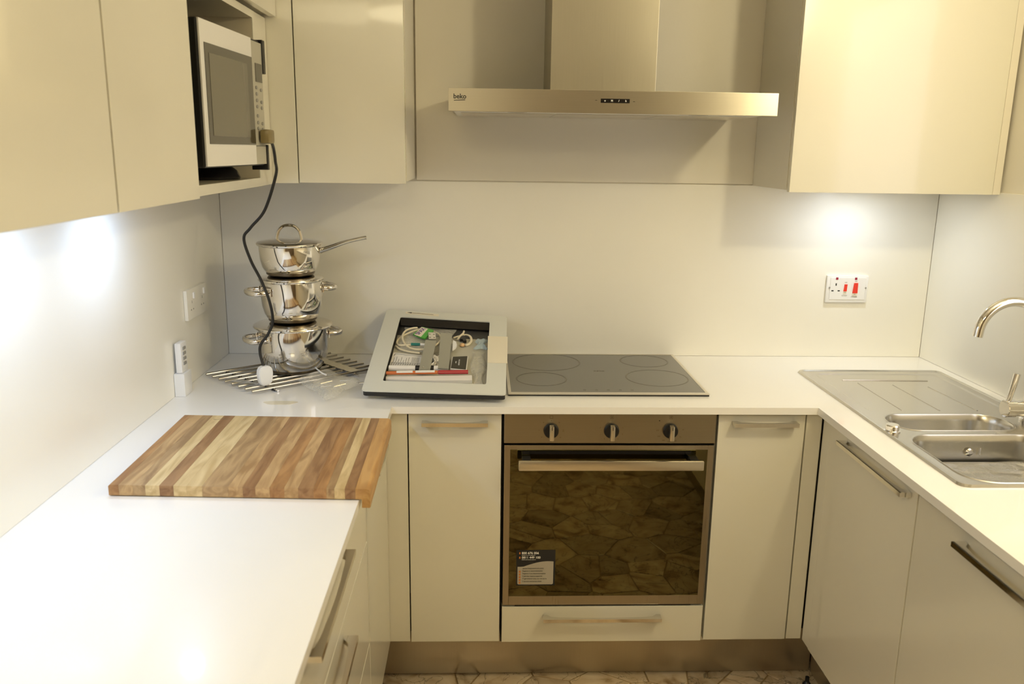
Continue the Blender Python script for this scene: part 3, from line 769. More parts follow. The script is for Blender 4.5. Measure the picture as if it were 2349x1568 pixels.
# lamp reflection in the worktop, painted as a thin beige patch
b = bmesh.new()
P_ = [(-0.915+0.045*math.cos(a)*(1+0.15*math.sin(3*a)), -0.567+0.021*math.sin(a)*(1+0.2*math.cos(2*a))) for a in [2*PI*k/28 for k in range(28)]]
prism(b, [(x, y, 0.9) for x, y in P_], (0, 0, 0.0004)); solo('painted_reflection', b, REFLECTION, 'faint beige painted lamp reflection on the worktop in front of the pan rack', 'painted_reflection')

# handset in holder by the left wall
hs = thing('handset_holder', 'white handset standing in a holder against the left wall', 'handset', (-1.205, -0.49, 0.9))
b = bmesh.new(); bx(b, -1.2185, -1.189, -0.515, -0.455, 0.9, 0.966, 0.003); obj('holder', b, WHITE, hs, True)
b = bmesh.new(); bx(b, -1.213, -1.195, -0.509, -0.462, 0.9665, 1.052, 0.004); h_ = obj('handset', b, WHITE, hs, True)
for k in range(4):
    b = bmesh.new(); bx(b, -1.1955, -1.192, -0.497, -0.478, 0.988+0.0145*k, 0.996+0.0145*k, 0.001); obj('button', b, GREY, h_)

# ---------------------------------------------------------------- sockets
sl = thing('double_socket', 'cream double wall socket on the left splashback near the corner', 'socket', (-1.217, -0.305, 1.135))
b = bmesh.new(); bx(b, -1.2185, -1.208, -0.395, -0.225, 1.092, 1.180, 0.002); obj('plate', b, SPLASH, sl, True)
for yc in (-0.355, -0.265):
    b = bmesh.new(); bx(b, -1.2085, -1.204, yc+0.010, yc+0.022, 1.150, 1.168, 0.001); obj('switch', b, WHITE, sl)
    b = bmesh.new()
    bx(b, -1.2083, -1.2077, yc-0.002, yc+0.001, 1.138, 1.146); bx(b, -1.2083, -1.2077, yc-0.013, yc-0.007, 1.118, 1.122); bx(b, -1.2083, -1.2077, yc+0.006, yc+0.012, 1.118, 1.122)
    obj('pin_slot', b, GREY, sl)
ck = thing('cooker_switch', 'white cooker switch plate with red rockers and socket on back splashback', 'socket', (0.886, -0.005, 1.14))
b = bmesh.new(); bx(b, 0.815, 0.958, -0.0105, -0.0005, 1.094, 1.186, 0.0022); cpl = obj('plate', b, WHITE, ck, True)
b = bmesh.new(); bx(b, 0.8265, 0.9495, -0.0125, -0.0105, 1.104, 1.180, 0.001); obj('raised_face', b, WHITE, ck)
fy = -0.0125
for cx_ in (0.848, 0.9135):
    b = bmesh.new(); bx(b, cx_-0.004, cx_+0.004, fy-0.001, fy, 1.1725, 1.1805, 0.0004); obj('neon_indicator', b, NEON, ck)
b = bmesh.new(); prism(b, [(0.8735, fy, 1.133), (0.884, fy, 1.133), (0.885, fy, 1.157), (0.8755, fy, 1.157)], (0, -0.003, 0)); obj('rocker_switch', b, REDSW, ck)
b = bmesh.new(); prism(b, [(0.905, fy, 1.127), (0.9215, fy, 1.127), (0.921, fy, 1.162), (0.908, fy, 1.162)], (0, -0.004, 0)); obj('rocker_switch', b, REDSW, ck)
b = bmesh.new(); bx(b, 0.873, 0.8838, fy-0.002, fy, 1.124, 1.1325); bx(b, 0.9045, 0.9210, fy-0.003, fy, 1.1185, 1.1265); obj('rocker_base', b, STICK, ck)
b = bmesh.new()
bx(b, 0.8445, 0.8485, fy-0.0005, fy, 1.152, 1.1605); bx(b, 0.832, 0.8395, fy-0.0005, fy, 1.1325, 1.1365); bx(b, 0.8535, 0.861, fy-0.0005, fy, 1.1325, 1.1365)
obj('pin_slot', b, INK, ck)
for cx_ in (0.822, 0.9515-0.0045):
    b = bmesh.new(); lathe(b, [(0, -0.001), (0.0026, -0.001), (0.003, 0)], (cx_+0.003, fy, 1.145), 12, 'y'); obj('screw', b, GREY, ck)
text('print', 'OFF', 0.005, facing_front(0.880, fy, 1.163), INKF, ck); text('print', 'OFF', 0.005, facing_front(0.9145, fy, 1.167), INKF, ck)
text('print', 'ON', 0.005, facing_front(0.8785, fy-0.002, 1.1285), INK, ck); text('print', 'ON', 0.005, facing_front(0.9125, fy-0.003, 1.1225), INK, ck)
text('print', 'SOCKET', 0.0052, facing_front(0.8785, fy, 1.1175), INKF, ck); text('print', 'COOKER', 0.0052, facing_front(0.912, fy, 1.1135), INKF, ck)

# ---------------------------------------------------------------- cutting board
cb = thing('chopping_board', 'striped wooden chopping board with a lip hooked over the worktop edge', 'chopping board', (-0.85, -0.98, 0.9))
ang = math.radians(-2.6)
BO = Vector((-1.1125, -0.752, 0)); ex = Vector((math.cos(ang), math.sin(ang), 0)); ey = Vector((0.012, -1, 0)).normalized()
Wd, Ln = 0.524, 0.452
edges = [0, 0.04, 0.095, 0.142, 0.196, 0.25, 0.30, 0.36, 0.46, 0.515, 0.563, 0.618, 0.674, 0.727, 0.785, 0.835, 0.865, 0.905, 0.945, 1.0]
mats = [W_ORG, W_TAN, W_OLV, W_PALE, W_BRN, W_PALE, W_PALE, W_OLV, W_TAN, W_BRN, W_TAN, W_ORG, W_TAN, W_BRN, W_ORG, W_OLV, W_PALE, W_BRN, W_LIP]
zt, zb_ = 0.9245, 0.9025
for i in range(len(edges)-1):
    a, c = edges[i]*Wd, edges[i+1]*Wd-0.0002
    b = bmesh.new()
    if i < len(edges)-2:
        prof = [(a, zb_), (c, zb_), (c, zt), (a+(0.003 if i == 0 else 0), zt)] + ([(a, zt-0.003)] if i == 0 else [])
    else:
        prof = [(a, zb_), (c-0.016, zb_), (c-0.016, zb_-0.018), (c-0.001, zb_-0.018), (c+0.001, zb_-0.016), (c+0.001, zt-0.007), (c-0.002, zt-0.002), (c-0.007, zt), (a, zt)]
    pts = [BO+ex*s+Vector((0, 0, z)) for s, z in prof]
    va = [b.verts.new(p) for p in pts]; vb = [b.verts.new(p+ey*Ln) for p in pts]; m = len(pts)
    es = [b.edges.new((va[k], va[(k+1) % m])) for k in range(m)]; bmesh.ops.triangle_fill(b, edges=es, use_beauty=True)
    es = [b.edges.new((vb[k], vb[(k+1) % m])) for k in range(m)]; bmesh.ops.triangle_fill(b, edges=es, use_beauty=True)
    for k in range(m): b.faces.new((va[k], va[(k+1) % m], vb[(k+1) % m], vb[k]))
    bmesh.ops.recalc_face_normals(b, faces=b.faces[:])
    obj('wood_strip', b, mats[i], cb)
bm = bmesh.new()
for cx_, cy_ in ((0.05, 0.05), (0.45, 0.05), (0.05, 0.40), (0.45, 0.40)):
    q = BO+ex*cx_+ey*cy_; lathe(bm, [(0, 0), (0.008, 0), (0.008, 0.0024), (0, 0.0024)], (q.x, q.y, 0.9001), 12)
obj('rubber_foot', bm, BLACK, cb)
bm = bmesh.new(); q0 = BO+ex*0.085+ey*0.03
tube(bm, smoothpath([q0+Vector((0, 0, zt)), q0+ex*0.01+ey*0.004+Vector((0, 0, zt)), q0+ex*0.018+ey*-0.004+Vector((0, 0, zt)), q0+ex*0.03+Vector((0, 0, zt)), q0+ex*0.045-ey*0.006+Vector((0, 0, zt))], 3), 0.0006, 5)
obj('burnt_mark', bm, INKF, cb)

# ---------------------------------------------------------------- hob
hb_ = thing('ceramic_hob', 'black ceramic hob with four faint rings and steel edging', 'hob', (0.008, -0.25, 0.9))
b = bmesh.new(); bx(b, -0.284, 0.298, -0.494, -0.014, 0.9003, 0.9045, 0.001); obj('underside_seal', b, BLACK, hb_)
b = bmesh.new()
X0, X1, Y0, Y1 = -0.2845, 0.2985, -0.4945, -0.0135; w_ = 0.009
outerp = [(X0, Y0), (X1, Y0), (X1, Y1), (X0, Y1)]; innerp = [(X0+w_, Y0+w_+0.004), (X1-w_, Y0+w_+0.004), (X1-w_, Y1-w_), (X0+w_, Y1-w_)]
for i in range(4):
    j = (i+1) % 4
    prism(b, [(*outerp[i], 0.9048), (*outerp[j], 0.9048), (*innerp[j], 0.9048), (*innerp[i], 0.9048)], (0, 0, 0.0037))
obj('steel_frame', b, SATIN, hb_)
gl = obj('glass', box(X0+w_, X1-w_, Y0+w_+0.004, Y1-w_, 0.9048, 0.9078), HOBG, hb_)
def annulus(bm, cx_, cy_, z, r0, r1, seg=72):
    a = [bm.verts.new((cx_+r0*math.cos(t), cy_+r0*math.sin(t), z)) for t in [2*PI*k/seg for k in range(seg)]]
    c = [bm.verts.new((cx_+r1*math.cos(t), cy_+r1*math.sin(t), z)) for t in [2*PI*k/seg for k in range(seg)]]
    for k in range(seg): bm.faces.new((a[k], c[k], c[(k+1) % seg], a[(k+1) % seg]))
for cx_, cy_, r in ((-0.148, -0.126, 0.112), (0.180, -0.108, 0.080), (-0.178, -0.335, 0.078), (0.181, -0.318, 0.097)):
    b = bmesh.new(); annulus(b, cx_, cy_, 0.90805, r-0.0045, r); obj('cooking_zone_ring', b, RING, gl)
text('hob_mark', 'beko', 0.018, Matrix.Translation((0.012, -0.238, 0.9079)), RING, gl)
for k in range(5):
    b = bmesh.new(); annulus(b, -0.06+0.035*k, -0.455, 0.90805, 0.003, 0.0042, 16); obj('touch_mark', b, RING, gl)

# ---------------------------------------------------------------- cooker hood
hd = thing('cooker_hood', 'wide stainless steel chimney cooker hood over the hob', 'cooker hood', (0, -0.22, 1.686))
HX0, HX1, HY0 = -0.455, 0.445, -0.45
b = bmesh.new(); bx(b, HX0, HX1, HY0, HY0+0.018, 1.688, 1.748, 0.0008)
fp = obj('front_panel', b, STEEL, hd)
b = bmesh.new(); bx(b, HX0+0.001, HX1-0.001, HY0+0.018, -0.004, 1.700, 1.747)
obj('canopy', b, STEEL, hd)
b = bmesh.new(); bx(b, HX0+0.012, HX1-0.012, HY0+0.020, -0.012, 1.691, 1.700, 0.001); obj('underside', b, plain('hood_under', (0.80, 0.79, 0.74), 0.4), hd)
for x0_, x1_ in ((HX0+0.03, -0.155), (-0.150, 0.145), (0.150, HX1-0.03)):
    b = bmesh.new(); bx(b, x0_, x1_, HY0+0.15, -0.03, 1.6895, 1.6905, 0.0003); obj('grease_filter', b, SATIN, hd)
for x_ in (-0.265, 0.247):
    b = bmesh.new(); annulus(b, x_, -0.37, 1.6903, 0.022, 0.028, 32)
    lathe(b, [(0, 0), (0.021, 0.0), (0.021, 0.0009), (0, 0.0009)], (x_, -0.37, 1.6898), 24); obj('hood_lamp', b, GREY, hd)
b = bmesh.new(); bx(b, -0.167, 0.139, -0.280, -0.004, 1.7475, 2.10, 0.0008); obj('chimney', b, STEELV, hd, label='upright brushed steel flue cover')
b = bmesh.new(); bx(b, -0.165, 0.137, -0.278, -0.004, 2.10, ZC-0.002, 0.0008); obj('chimney_extension', b, STEELV, hd)
text('logo', 'beko', 0.0175, facing_front(-0.4240, HY0-0.0001, 1.7262), INK, fp, bold=0.0004)
b = bmesh.new(); prism(b, [(-0.440, HY0-0.0001, 1.7150), (-0.4095, HY0-0.0001, 1.7165), (-0.4095, HY0-0.0001, 1.7185), (-0.440, HY0-0.0001, 1.7168)], (0, -0.0003, 0)); obj('logo_underline', b, INK, fp)
b = bmesh.new(); bx(b, -0.0425, 0.0365, HY0-0.0008, HY0, 1.7155, 1.7265, 0.0003); dsp = obj('touch_display', b, BLACKG, fp)
for x_, s in ((-0.031, 'o'), (-0.012, 'M'), (0.007, '/'), (0.026, 'h')):
    text('display_symbol', s, 0.0068, facing_front(x_, HY0-0.001, 1.7211), WHT, dsp, bold=0.0003)
b = bmesh.new(); bx(b, -0.0575, -0.052, HY0-0.0003, HY0, 1.7212, 1.7225); bx(b, 0.0455, 0.051, HY0-0.0003, HY0, 1.7192, 1.7205); obj('printed_dash', b, INK, fp)

# ---------------------------------------------------------------- sink
sk = thing('steel_sink', 'stainless steel sink with drainer and one and a half bowls', 'sink', (0.9, -0.68, 0.9))
zs = 0.9045
o_ = rrect(SX0, SX1, SY0, SY1, 0.022, 5)
i_ = rrect(SX0+0.012, SX1-0.012, SY0+0.012, SY1-0.012, 0.016, 5)
halfb = rrect(0.712, 1.030, -0.800, -0.668, 0.058, 8)
mainb = rrect(0.696, 1.056, -1.145, -0.836, 0.070, 8)
drain = rrect(0.705, 1.095, -0.640, -0.245, 0.020, 5)
def inset(loop, d):
    cx_ = sum(p[0] for p in loop)/len(loop); cy_ = sum(p[1] for p in loop)/len(loop)
    hx = max(abs(p[0]-cx_) for p in loop); hy = max(abs(p[1]-cy_) for p in loop)
    return [(cx_+(x-cx_)*(1-d/hx), cy_+(y-cy_)*(1-d/hy)) for x, y in loop]
b = bmesh.new()
def ringv(loop, z): return [b.verts.new((x, y, z)) for x, y in loop]
def bridge(A, B):
    for k in range(len(A)): b.faces.new((A[k], A[(k+1) % len(A)], B[(k+1) % len(A)], B[k]))
r0 = ringv(o_, 0.9003); r1 = ringv(inset(o_, 0.003), 0.9060); r2 = ringv(inset(o_, 0.007), 0.9062); r3 = ringv(i_, 0.9035)
bridge(r0, r1); bridge(r1, r2); bridge(r2, r3)
holes = []
for lp in (halfb, mainb): holes.append((ringv(inset(lp, -0.006), 0.9035), lp))
dv = ringv(inset(drain, -0.004), 0.9035)
es = []
for rv in (r3, holes[0][0], holes[1][0], dv):
    for k in range(len(rv)):
        eg = b.edges.get((rv[k], rv[(k+1) % len(rv)])) or b.edges.new((rv[k], rv[(k+1) % len(rv)])); es.append(eg)
bmesh.ops.triangle_fill(b, edges=es, use_beauty=True)
d2 = ringv(inset(drain, 0.003), 0.9012); bridge(dv, d2); b.faces.new(d2)
bmesh.ops.recalc_face_normals(b, faces=b.faces[:])
obj('sink_deck', b, SINK, sk)
for (nm, lp, dep) in (('half_bowl', halfb, 0.13), ('main_bowl', mainb, 0.185)):
    b = bmesh.new()
    loft(b, [[(x, y, z) for x, y in inset(lp, d)] for d, z in ((-0.006, 0.9036), (-0.004, 0.9052), (-0.001, 0.9045), (0.001, 0.901), (0.004, 0.885), (0.010, 0.92-dep), (0.018, 0.907-dep), (0.040, 0.902-dep))])
    bw = obj(nm, b, SINK, sk, True)
    cx_ = sum(p[0] for p in lp)/len(lp); cy_ = sum(p[1] for p in lp)/len(lp)
    b = bmesh.new(); lathe(b, [(0, 0.002), (0.02, 0.001), (0.034, 0.003), (0.038, 0.001), (0.038, 0.0)], (cx_, cy_, 0.902-dep), 32); obj('drain', b, CHROME, bw, True)
    if nm == 'main_bowl':
        b = bmesh.new(); lathe(b, [(0, -0.006), (0.007, -0.005), (0.010, -0.001), (0.010, 0)], (0.868, -0.8465, 0.862), 20, 'y')
        bx(b, 0.893, 0.896, -0.848, -0.8465, 0.853, 0.873); obj('overflow', b, CHROME, bw, True)
for k in range(3):
    b = bmesh.new(); x_ = 0.80+0.10*k
    prism(b, [(x_, -0.345-0.02*k, 0.9012), (x_+0.003, -0.345-0.02*k, 0.9012), (x_+0.003+0.006*k, -0.625, 0.9012), (x_+0.006*k, -0.625, 0.9012)], (0, 0, 0.0012)); obj('drainer_ridge', b, SINK, sk)
b = bmesh.new(); tube(b, [(0.765, -0.315, 0.9022), (1.035, -0.318, 0.9022)], 0.0018, 8); obj('drainer_ridge', b, SINK, sk, True)
b = bmesh.new(); lathe(b, [(0, 0.018), (0.015, 0.018), (0.017, 0.015), (0.0165, 0.004), (0.020, 0.0025), (0.020, 0)], (0.684, -0.806, 0.9036), 28); obj('waste_knob', b, CHROME, sk, True)
wb = thing('wrapped_basket', 'grey basket wrapped in crumpled clear plastic in the main sink bowl', 'basket', (0.876, -0.99, 0.72))
bl = rrect(0.730, 1.020, -1.108, -0.864, 0.060, 6)
b = bmesh.new(); loft(b, [[(x, y, z) for x, y in inset(bl, d)] for d, z in ((0.020, 0.7225), (0.004, 0.82), (0.0, 0.842), (0.004, 0.844), (0.010, 0.835), (0.012, 0.828))]); obj('basket', b, GREY, wb, True)
for k in range(3):
    b = bmesh.new(); y_ = -1.06+0.075*k; tube(b, [(0.750, y_, 0.832), (1.000, y_, 0.832)], 0.004, 8); obj('basket_bar', b, SATIN, wb, True)
obj('film', crumple((0.738, -1.10, 0.844), (1.012, -1.10, 0.844), (1.012, -0.872, 0.844), (0.738, -0.872, 0.844), 0.016, 34, 28, seed=5, edge=0.1), FILMS, wb, True)

# tap
tp = thing('mixer_tap', 'chrome mixer tap with a swan-neck spout behind the sink', 'tap', (1.10, -0.72, 0.9035))
b = bmesh.new(); lathe(b, [(0, 0), (0.027, 0), (0.027, 0.006), (0.022, 0.010), (0.022, 0.075), (0.018, 0.082), (0, 0.082)], (1.100, -0.72, 0.9037), 32); obj('tap_body', b, CHROME, tp, True)
b = bmesh.new(); cx_, cz_, rr_ = 1.013, 1.138, 0.087
pth = [(1.100, -0.72, 0.984), (1.100, -0.72, 1.06)]+[(cx_+rr_*math.cos(math.radians(a)), -0.72, cz_+rr_*math.sin(math.radians(a))) for a in range(0, 181, 9)]+[(cx_-rr_-0.001, -0.72, cz_-0.006)]
tube(b, pth, 0.0125, 20); obj('spout', b, CHROME, tp, True)
b = bmesh.new(); lathe(b, [(0, -0.075), (0.022, -0.075), (0.0235, -0.073), (0.0235, -0.05), (0.021, -0.048), (0.021, -0.005), (0, -0.005)], (1.1, -0.72, 0.9375), 32, 'x'); lv = obj('lever_barrel', b, CHROME, tp, True)
b = bmesh.new(); tube(b, [(1.033, -0.72, 0.955), (1.040, -0.722, 1.0), (1.0445, -0.723, 1.034)], [0.0062, 0.0078, 0.0085], 14); obj('lever', b, CHROME, lv, True)

# ---------------------------------------------------------------- tray frame and its contents
TA = Vector((-0.696, -0.538, 0.928)); tu = Vector((0.9955, -0.0946, 0)); tv = Vector((0.0318, 0.9685, 0.2468)); tn = Vector((-0.0234, -0.2461, 0.969)).normalized()
def T3(a, c, h=0.0): return TA+tu*a+tv*(c*(1.030-0.155*a))+tn*h
tf = thing('cutout_frame_tray', 'pale grey framed black tray propped up against the wall beside the hob', 'tray', (-0.49, -0.55, 0.9))
b = bmesh.new()
fo = rrect(0.0, 0.404, 0.0, 0.520, 0.010, 3); fi = rrect(0.052, 0.348, 0.056, 0.472, 0.006, 3)
for h0, h1, rev in ((0.0, -0.0035, 0),):
    A_ = [b.verts.new(T3(x, y, h0)) for x, y in fo]; B_ = [b.verts.new(T3(x, y, h0)) for x, y in fi]
    A2 = [b.verts.new(T3(x, y, h1)) for x, y in fo]; B2 = [b.verts.new(T3(x, y, h1)) for x, y in fi]; n = len(fo)
    for k in range(n):
        j = (k+1) % n
        b.faces.new((A_[k], A_[j], B_[j], B_[k])); b.faces.new((A2[j], A2[k], B2[k], B2[j])); b.faces.new((A_[j], A_[k], A2[k], A2[j])); b.faces.new((B_[k], B_[j], B2[j], B2[k]))
ft = obj('frame_face', b, FRAME, tf)
b = bmesh.new()
so = rrect(0.002, 0.402, 0.002, 0.518, 0.009, 3); si = rrect(0.050, 0.350, 0.054, 0.474, 0.006, 3)
A_ = [b.verts.new(T3(x, y, -0.0035)) for x, y in so]; A2 = [b.verts.new(T3(x, y, -0.018)) for x, y in so]
B_ = [b.verts.new(T3(x, y, -0.0035)) for x, y in si]; B2 = [b.verts.new(T3(x, y, -0.0245)) for x, y in si]
B3 = [b.verts.new(T3(x, y, -0.0265)) for x, y in rrect(0.044, 0.356, 0.048, 0.480, 0.008, 3)]
n = len(so)
for k in range(n):
    j = (k+1) % n
    b.faces.new((A_[j], A_[k], A2[k], A2[j])); b.faces.new((B_[k], B_[j], B2[j], B2[k])); b.faces.new((A2[j], A2[k], B3[k], B3[j]))
b.faces.new(B2[::-1]); b.faces.new(B3)
bmesh.ops.recalc_face_normals(b, faces=b.faces[:])
obj('black_body', b, BLACK, tf, label='black plastic underside and inner walls')
b = bmesh.new(); prism(b, [T3(0.052, 0.056, -0.0243), T3(0.348, 0.056, -0.0243), T3(0.348, 0.385, -0.0243), T3(0.052, 0.385, -0.0243)], tn*0.0006)
obj('inner_lining', b, plain('tray_lining', (0.50, 0.48, 0.40), 0.45), tf)
b = bmesh.new(); prism(b, [T3(0.0525, 0.448, -0.020), T3(0.3475, 0.448, -0.020), T3(0.3475, 0.470, -0.004), T3(0.0525, 0.470, -0.004)], tn*-0.001); obj('inner_ledge', b, BLACKG, tf)
b = bmesh.new(); prism(b, [T3(0.348, 0.185, 0.0002), T3(0.407, 0.187, 0.0002), T3(0.407, 0.366, 0.0002), T3(0.345, 0.364, 0.0002)], tn*0.0006); obj('paper_sticker', b, STICK, tf, label='cream paper sticker on the right side')
b = bmesh.new(); prism(b, [T3(0.066, 0.495, 0.0002), T3(0.178, 0.488, 0.0002), T3(0.178, 0.506, 0.0002), T3(0.066, 0.511, 0.0002)], tn*0.0004); ar = obj('arrow_label', b, STICK, tf)
b = bmesh.new(); prism(b, [T3(0.084, 0.5022, 0.0008), T3(0.160, 0.4965, 0.0008), T3(0.160, 0.4985, 0.0008), T3(0.084, 0.5045, 0.0008)], tn*0.0002)
prism(b, [T3(0.070, 0.5040, 0.0008), T3(0.086, 0.4985, 0.0008), T3(0.086, 0.5075, 0.0008)], tn*0.0002); obj('arrow', b, INK, ar)

def on(pts, h): return [T3(a, c, h) for a, c in pts]
FL = -0.0230    # top of the lining
def cable(pts, h, r, mat, lab, cat='cable', nm='cable_coil', grp=None, n=6):
    b = bmesh.new(); tube(b, smoothpath([T3(a, c, hh if isinstance(hh, float) else h) for (a, c), hh in zip(pts, h if isinstance(h, list) else [h]*len(pts))], n), r, 10)
    return solo(nm, b, mat, lab, cat, grp, True)
def scl(pts, s=1.0): return pts
cc = thing('cable_coil', 'coiled cream cable with teal tip at the left of the tray', 'cable', T3(0.12, 0.35, FL))
b = bmesh.new()
path = [(0.155, 0.306), (0.125, 0.306), (0.098, 0.304), (0.070, 0.303), (0.058, 0.320), (0.058, 0.345), (0.070, 0.368), (0.090, 0.388), (0.115, 0.410), (0.140, 0.420), (0.165, 0.414), (0.183, 0.395), (0.193, 0.372), (0.196, 0.345), (0.190, 0.318),
        (0.176, 0.295), (0.150, 0.281), (0.120, 0.281), (0.094, 0.296), (0.078, 0.325), (0.072, 0.360), (0.080, 0.395), (0.098, 0.418), (0.112, 0.428)]
hh = [0.006+0.004*(k > 10) + 0.003*math.sin(k) for k in range(len(path))]
tube(b, smoothpath([T3(a, c, FL+h_2) for (a, c), h_2 in zip(path, hh)], 6), 0.0032, 10); obj('cord', b, CREAMC, cc, True)
b = bmesh.new(); tube(b, smoothpath([T3(a, c, FL+0.004) for a, c in [(0.058, 0.300), (0.075, 0.280), (0.105, 0.268), (0.138, 0.263)]], 6), 0.0032, 10); obj('cord', b, CREAMC, cc, True)
b = bmesh.new(); tube(b, [T3(0.106, 0.304, FL+0.012), T3(0.134, 0.305, FL+0.012)], 0.0048, 12); obj('teal_tip', b, TEAL, cc, True)
b = bmesh.new(); tube(b, [T3(0.135, 0.305, FL+0.012), T3(0.156, 0.305, FL+0.012)], 0.0042, 12); obj('white_tip', b, WHITE, cc, True)
c2 = thing('hose_clip', 'cream looped strap with black catch at right of the tray', 'clip', T3(0.265, 0.36, FL))
b = bmesh.new(); tube(b, smoothpath(on([(0.234, 0.374), (0.248, 0.385), (0.262, 0.396), (0.276, 0.400), (0.288, 0.388), (0.292, 0.360), (0.286, 0.338), (0.276, 0.326)], FL+0.006), 6), 0.0042, 8, flat=(1, 0.6)); obj('strap', b, CREAMC, c2, True)
b = bmesh.new(); tube(b, smoothpath(on([(0.266, 0.415), (0.264, 0.398), (0.256, 0.380), (0.249, 0.356)], FL+0.011), 6), 0.0032, 8); obj('strap', b, CREAMC, c2, True)
b = bmesh.new(); prism(b, on([(0.258, 0.378), (0.266, 0.388), (0.274, 0.374), (0.277, 0.352), (0.268, 0.350), (0.263, 0.362), (0.255, 0.360)], FL+0.001), tn*0.009); obj('catch', b, BLACK, c2)
b = bmesh.new(); q = T3(0.265, 0.332, FL); lathe(b, [(0.0085, 0), (0.0085, 0.004), (0.005, 0.0085), (0, 0.0095)], (q.x, q.y, q.z), 16); obj('peach_knob', b, PEACH, c2, True)
# green and white packet
pk = thing('screw_packet', 'green and white packet printed with purple letters inside the cable coil', 'packet', T3(0.135, 0.38, FL))
b = bmesh.new(); prism(b, on([(0.131, 0.416), (0.169, 0.396), (0.146, 0.336), (0.106, 0.362)], FL+0.0135), tn*0.005); obj('packet_body', b, GREEN, pk)
b = bmesh.new(); prism(b, on([(0.128, 0.413), (0.150, 0.402), (0.133, 0.343), (0.110, 0.357)], FL+0.0187), tn*0.0004); obj('packet_band', b, STICK, pk)
MX = Matrix.Translation(T3(0.1285, 0.381, FL+0.0194)) @ Matrix(((tu.x, tv.x, tn.x, 0), (tu.y, tv.y, tn.y, 0), (tu.z, tv.z, tn.z, 0), (0, 0, 0, 1)))
text('packet_lettering', 'SPAX', 0.021, MX @ Matrix.Rotation(math.radians(68), 4, 'Z'), PURPLE, pk, bold=0.0004)
# metal brackets
def bracket(p, ends, lab, h):
    t = thing('metal_bracket', lab, 'bracket', T3(p[0][0], p[0][1], FL))
    b = bmesh.new(); prism(b, on(p, h), tn*0.0016); obj('strip', b, GALV, t)
    b = bmesh.new(); prism(b, on(ends, h+0.0017), tn*0.0015); obj('end_plate', b, CHROME if ends[0][1] > 0.3 else GALV, t)
    return t
t = bracket([(0.150, 0.322), (0.184, 0.320), (0.181, 0.128), (0.148, 0.130)], [(0.152, 0.158), (0.172, 0.160), (0.174, 0.134), (0.149, 0.131)], 'left galvanised metal bracket lying across the tray contents', FL+0.0185)
b = bmesh.new(); prism(b, on([(0.154, 0.372), (0.177, 0.374), (0.182, 0.330), (0.160, 0.326)], FL+0.0205), tn*0.0012); obj('hinge_plate', b, CHROME, t)
b = bmesh.new()
for a_, c_ in ((0.160, 0.362), (0.173, 0.362), (0.163, 0.340), (0.176, 0.340), (0.160, 0.145)): q = T3(a_, c_, FL+0.0217); lathe(b, [(0, 0.0012), (0.0022, 0.001), (0.003, 0)], (q.x, q.y, q.z), 10)
obj('rivet', b, CHROME, t, True)
bracket([(0.193, 0.380), (0.230, 0.378), (0.235, 0.145), (0.203, 0.147)], [(0.205, 0.166), (0.233, 0.166), (0.235, 0.146), (0.204, 0.148)], 'right galvanised metal bracket lying across the tray contents', FL+0.0165)
# booklet
bk = thing('black_booklet', 'small black printed booklet beside the right metal bracket', 'booklet', T3(0.265, 0.195, FL))
b = bmesh.new(); prism(b, on([(0.240, 0.232), (0.288, 0.240), (0.287, 0.151), (0.239, 0.156)], FL+0.008), tn*0.006); obj('pages', b, PAPER, bk)
b = bmesh.new(); prism(b, on([(0.242, 0.230), (0.286, 0.238), (0.285, 0.154), (0.2405, 0.159)], FL+0.0142), tn*0.0008); cv = obj('cover', b, BOOKL, bk)
for a_, s_t in ((0.253, 'safety'), (0.263, 'INSTRUCTION')):
    MX = Matrix.Translation(T3(a_, 0.196, FL+0.0152)) @ Matrix(((tu.x, tv.x, tn.x, 0), (tu.y, tv.y, tn.y, 0), (tu.z, tv.z, tn.z, 0), (0, 0, 0, 1)))
    text('cover_lettering', s_t, 0.0055, MX @ Matrix.Rotation(math.radians(90), 4, 'Z'), WHT, cv)
# papers and pens
b = bmesh.new(); prism(b, on([(0.054, 0.102), (0.304, 0.128), (0.306, 0.098), (0.200, 0.088), (0.056, 0.086)], FL+0.0008), tn*0.010)
solo('folded_manual', b, PAPER, 'folded white manual at the front of the tray', 'manual')
rp = thing('marker_strip', 'orange and dark red plastic stick lying on the white manual', 'stick', T3(0.17, 0.12, FL+0.011))
b = bmesh.new(); tube(b, [T3(0.055, 0.108, FL+0.0185), T3(0.205, 0.124, FL+0.0185)], 0.0052, 10); obj('orange_half', b, ORANGE, rp, True)
b = bmesh.new(); tube(b, [T3(0.206, 0.1241, FL+0.0185), T3(0.293, 0.133, FL+0.0185)], 0.0060, 10); obj('red_half', b, DRED, rp, True)
b = bmesh.new(); tube(b, [T3(0.085, 0.1112, FL+0.0203), T3(0.132, 0.1162, FL+0.0203)], 0.0048, 10); tube(b, [T3(0.140, 0.1170, FL+0.0203), T3(0.196, 0.1231, FL+0.0203)], 0.0048, 10); obj('white_band', b, PAPER, rp, True)
b = bmesh.new(); tube(b, [T3(0.056, 0.153, FL+0.0095), T3(0.232, 0.164, FL+0.0095)], 0.0085, 14)
rl_ = thing('rolled_paper', 'white paper roll with a black band under the metal brackets', 'paper roll', T3(0.14, 0.158, FL))
obj('roll', b, PAPER, rl_, True)
b = bmesh.new(); tube(b, [T3(0.135, 0.158, FL+0.0095), T3(0.190, 0.1614, FL+0.0095)], 0.0090, 14, caps=True); obj('band', b, BLACK, rl_, True)
gp = thing('diagram_leaflet', 'white leaflet with black ruled diagram at left of the tray', 'leaflet', T3(0.10, 0.22, FL))
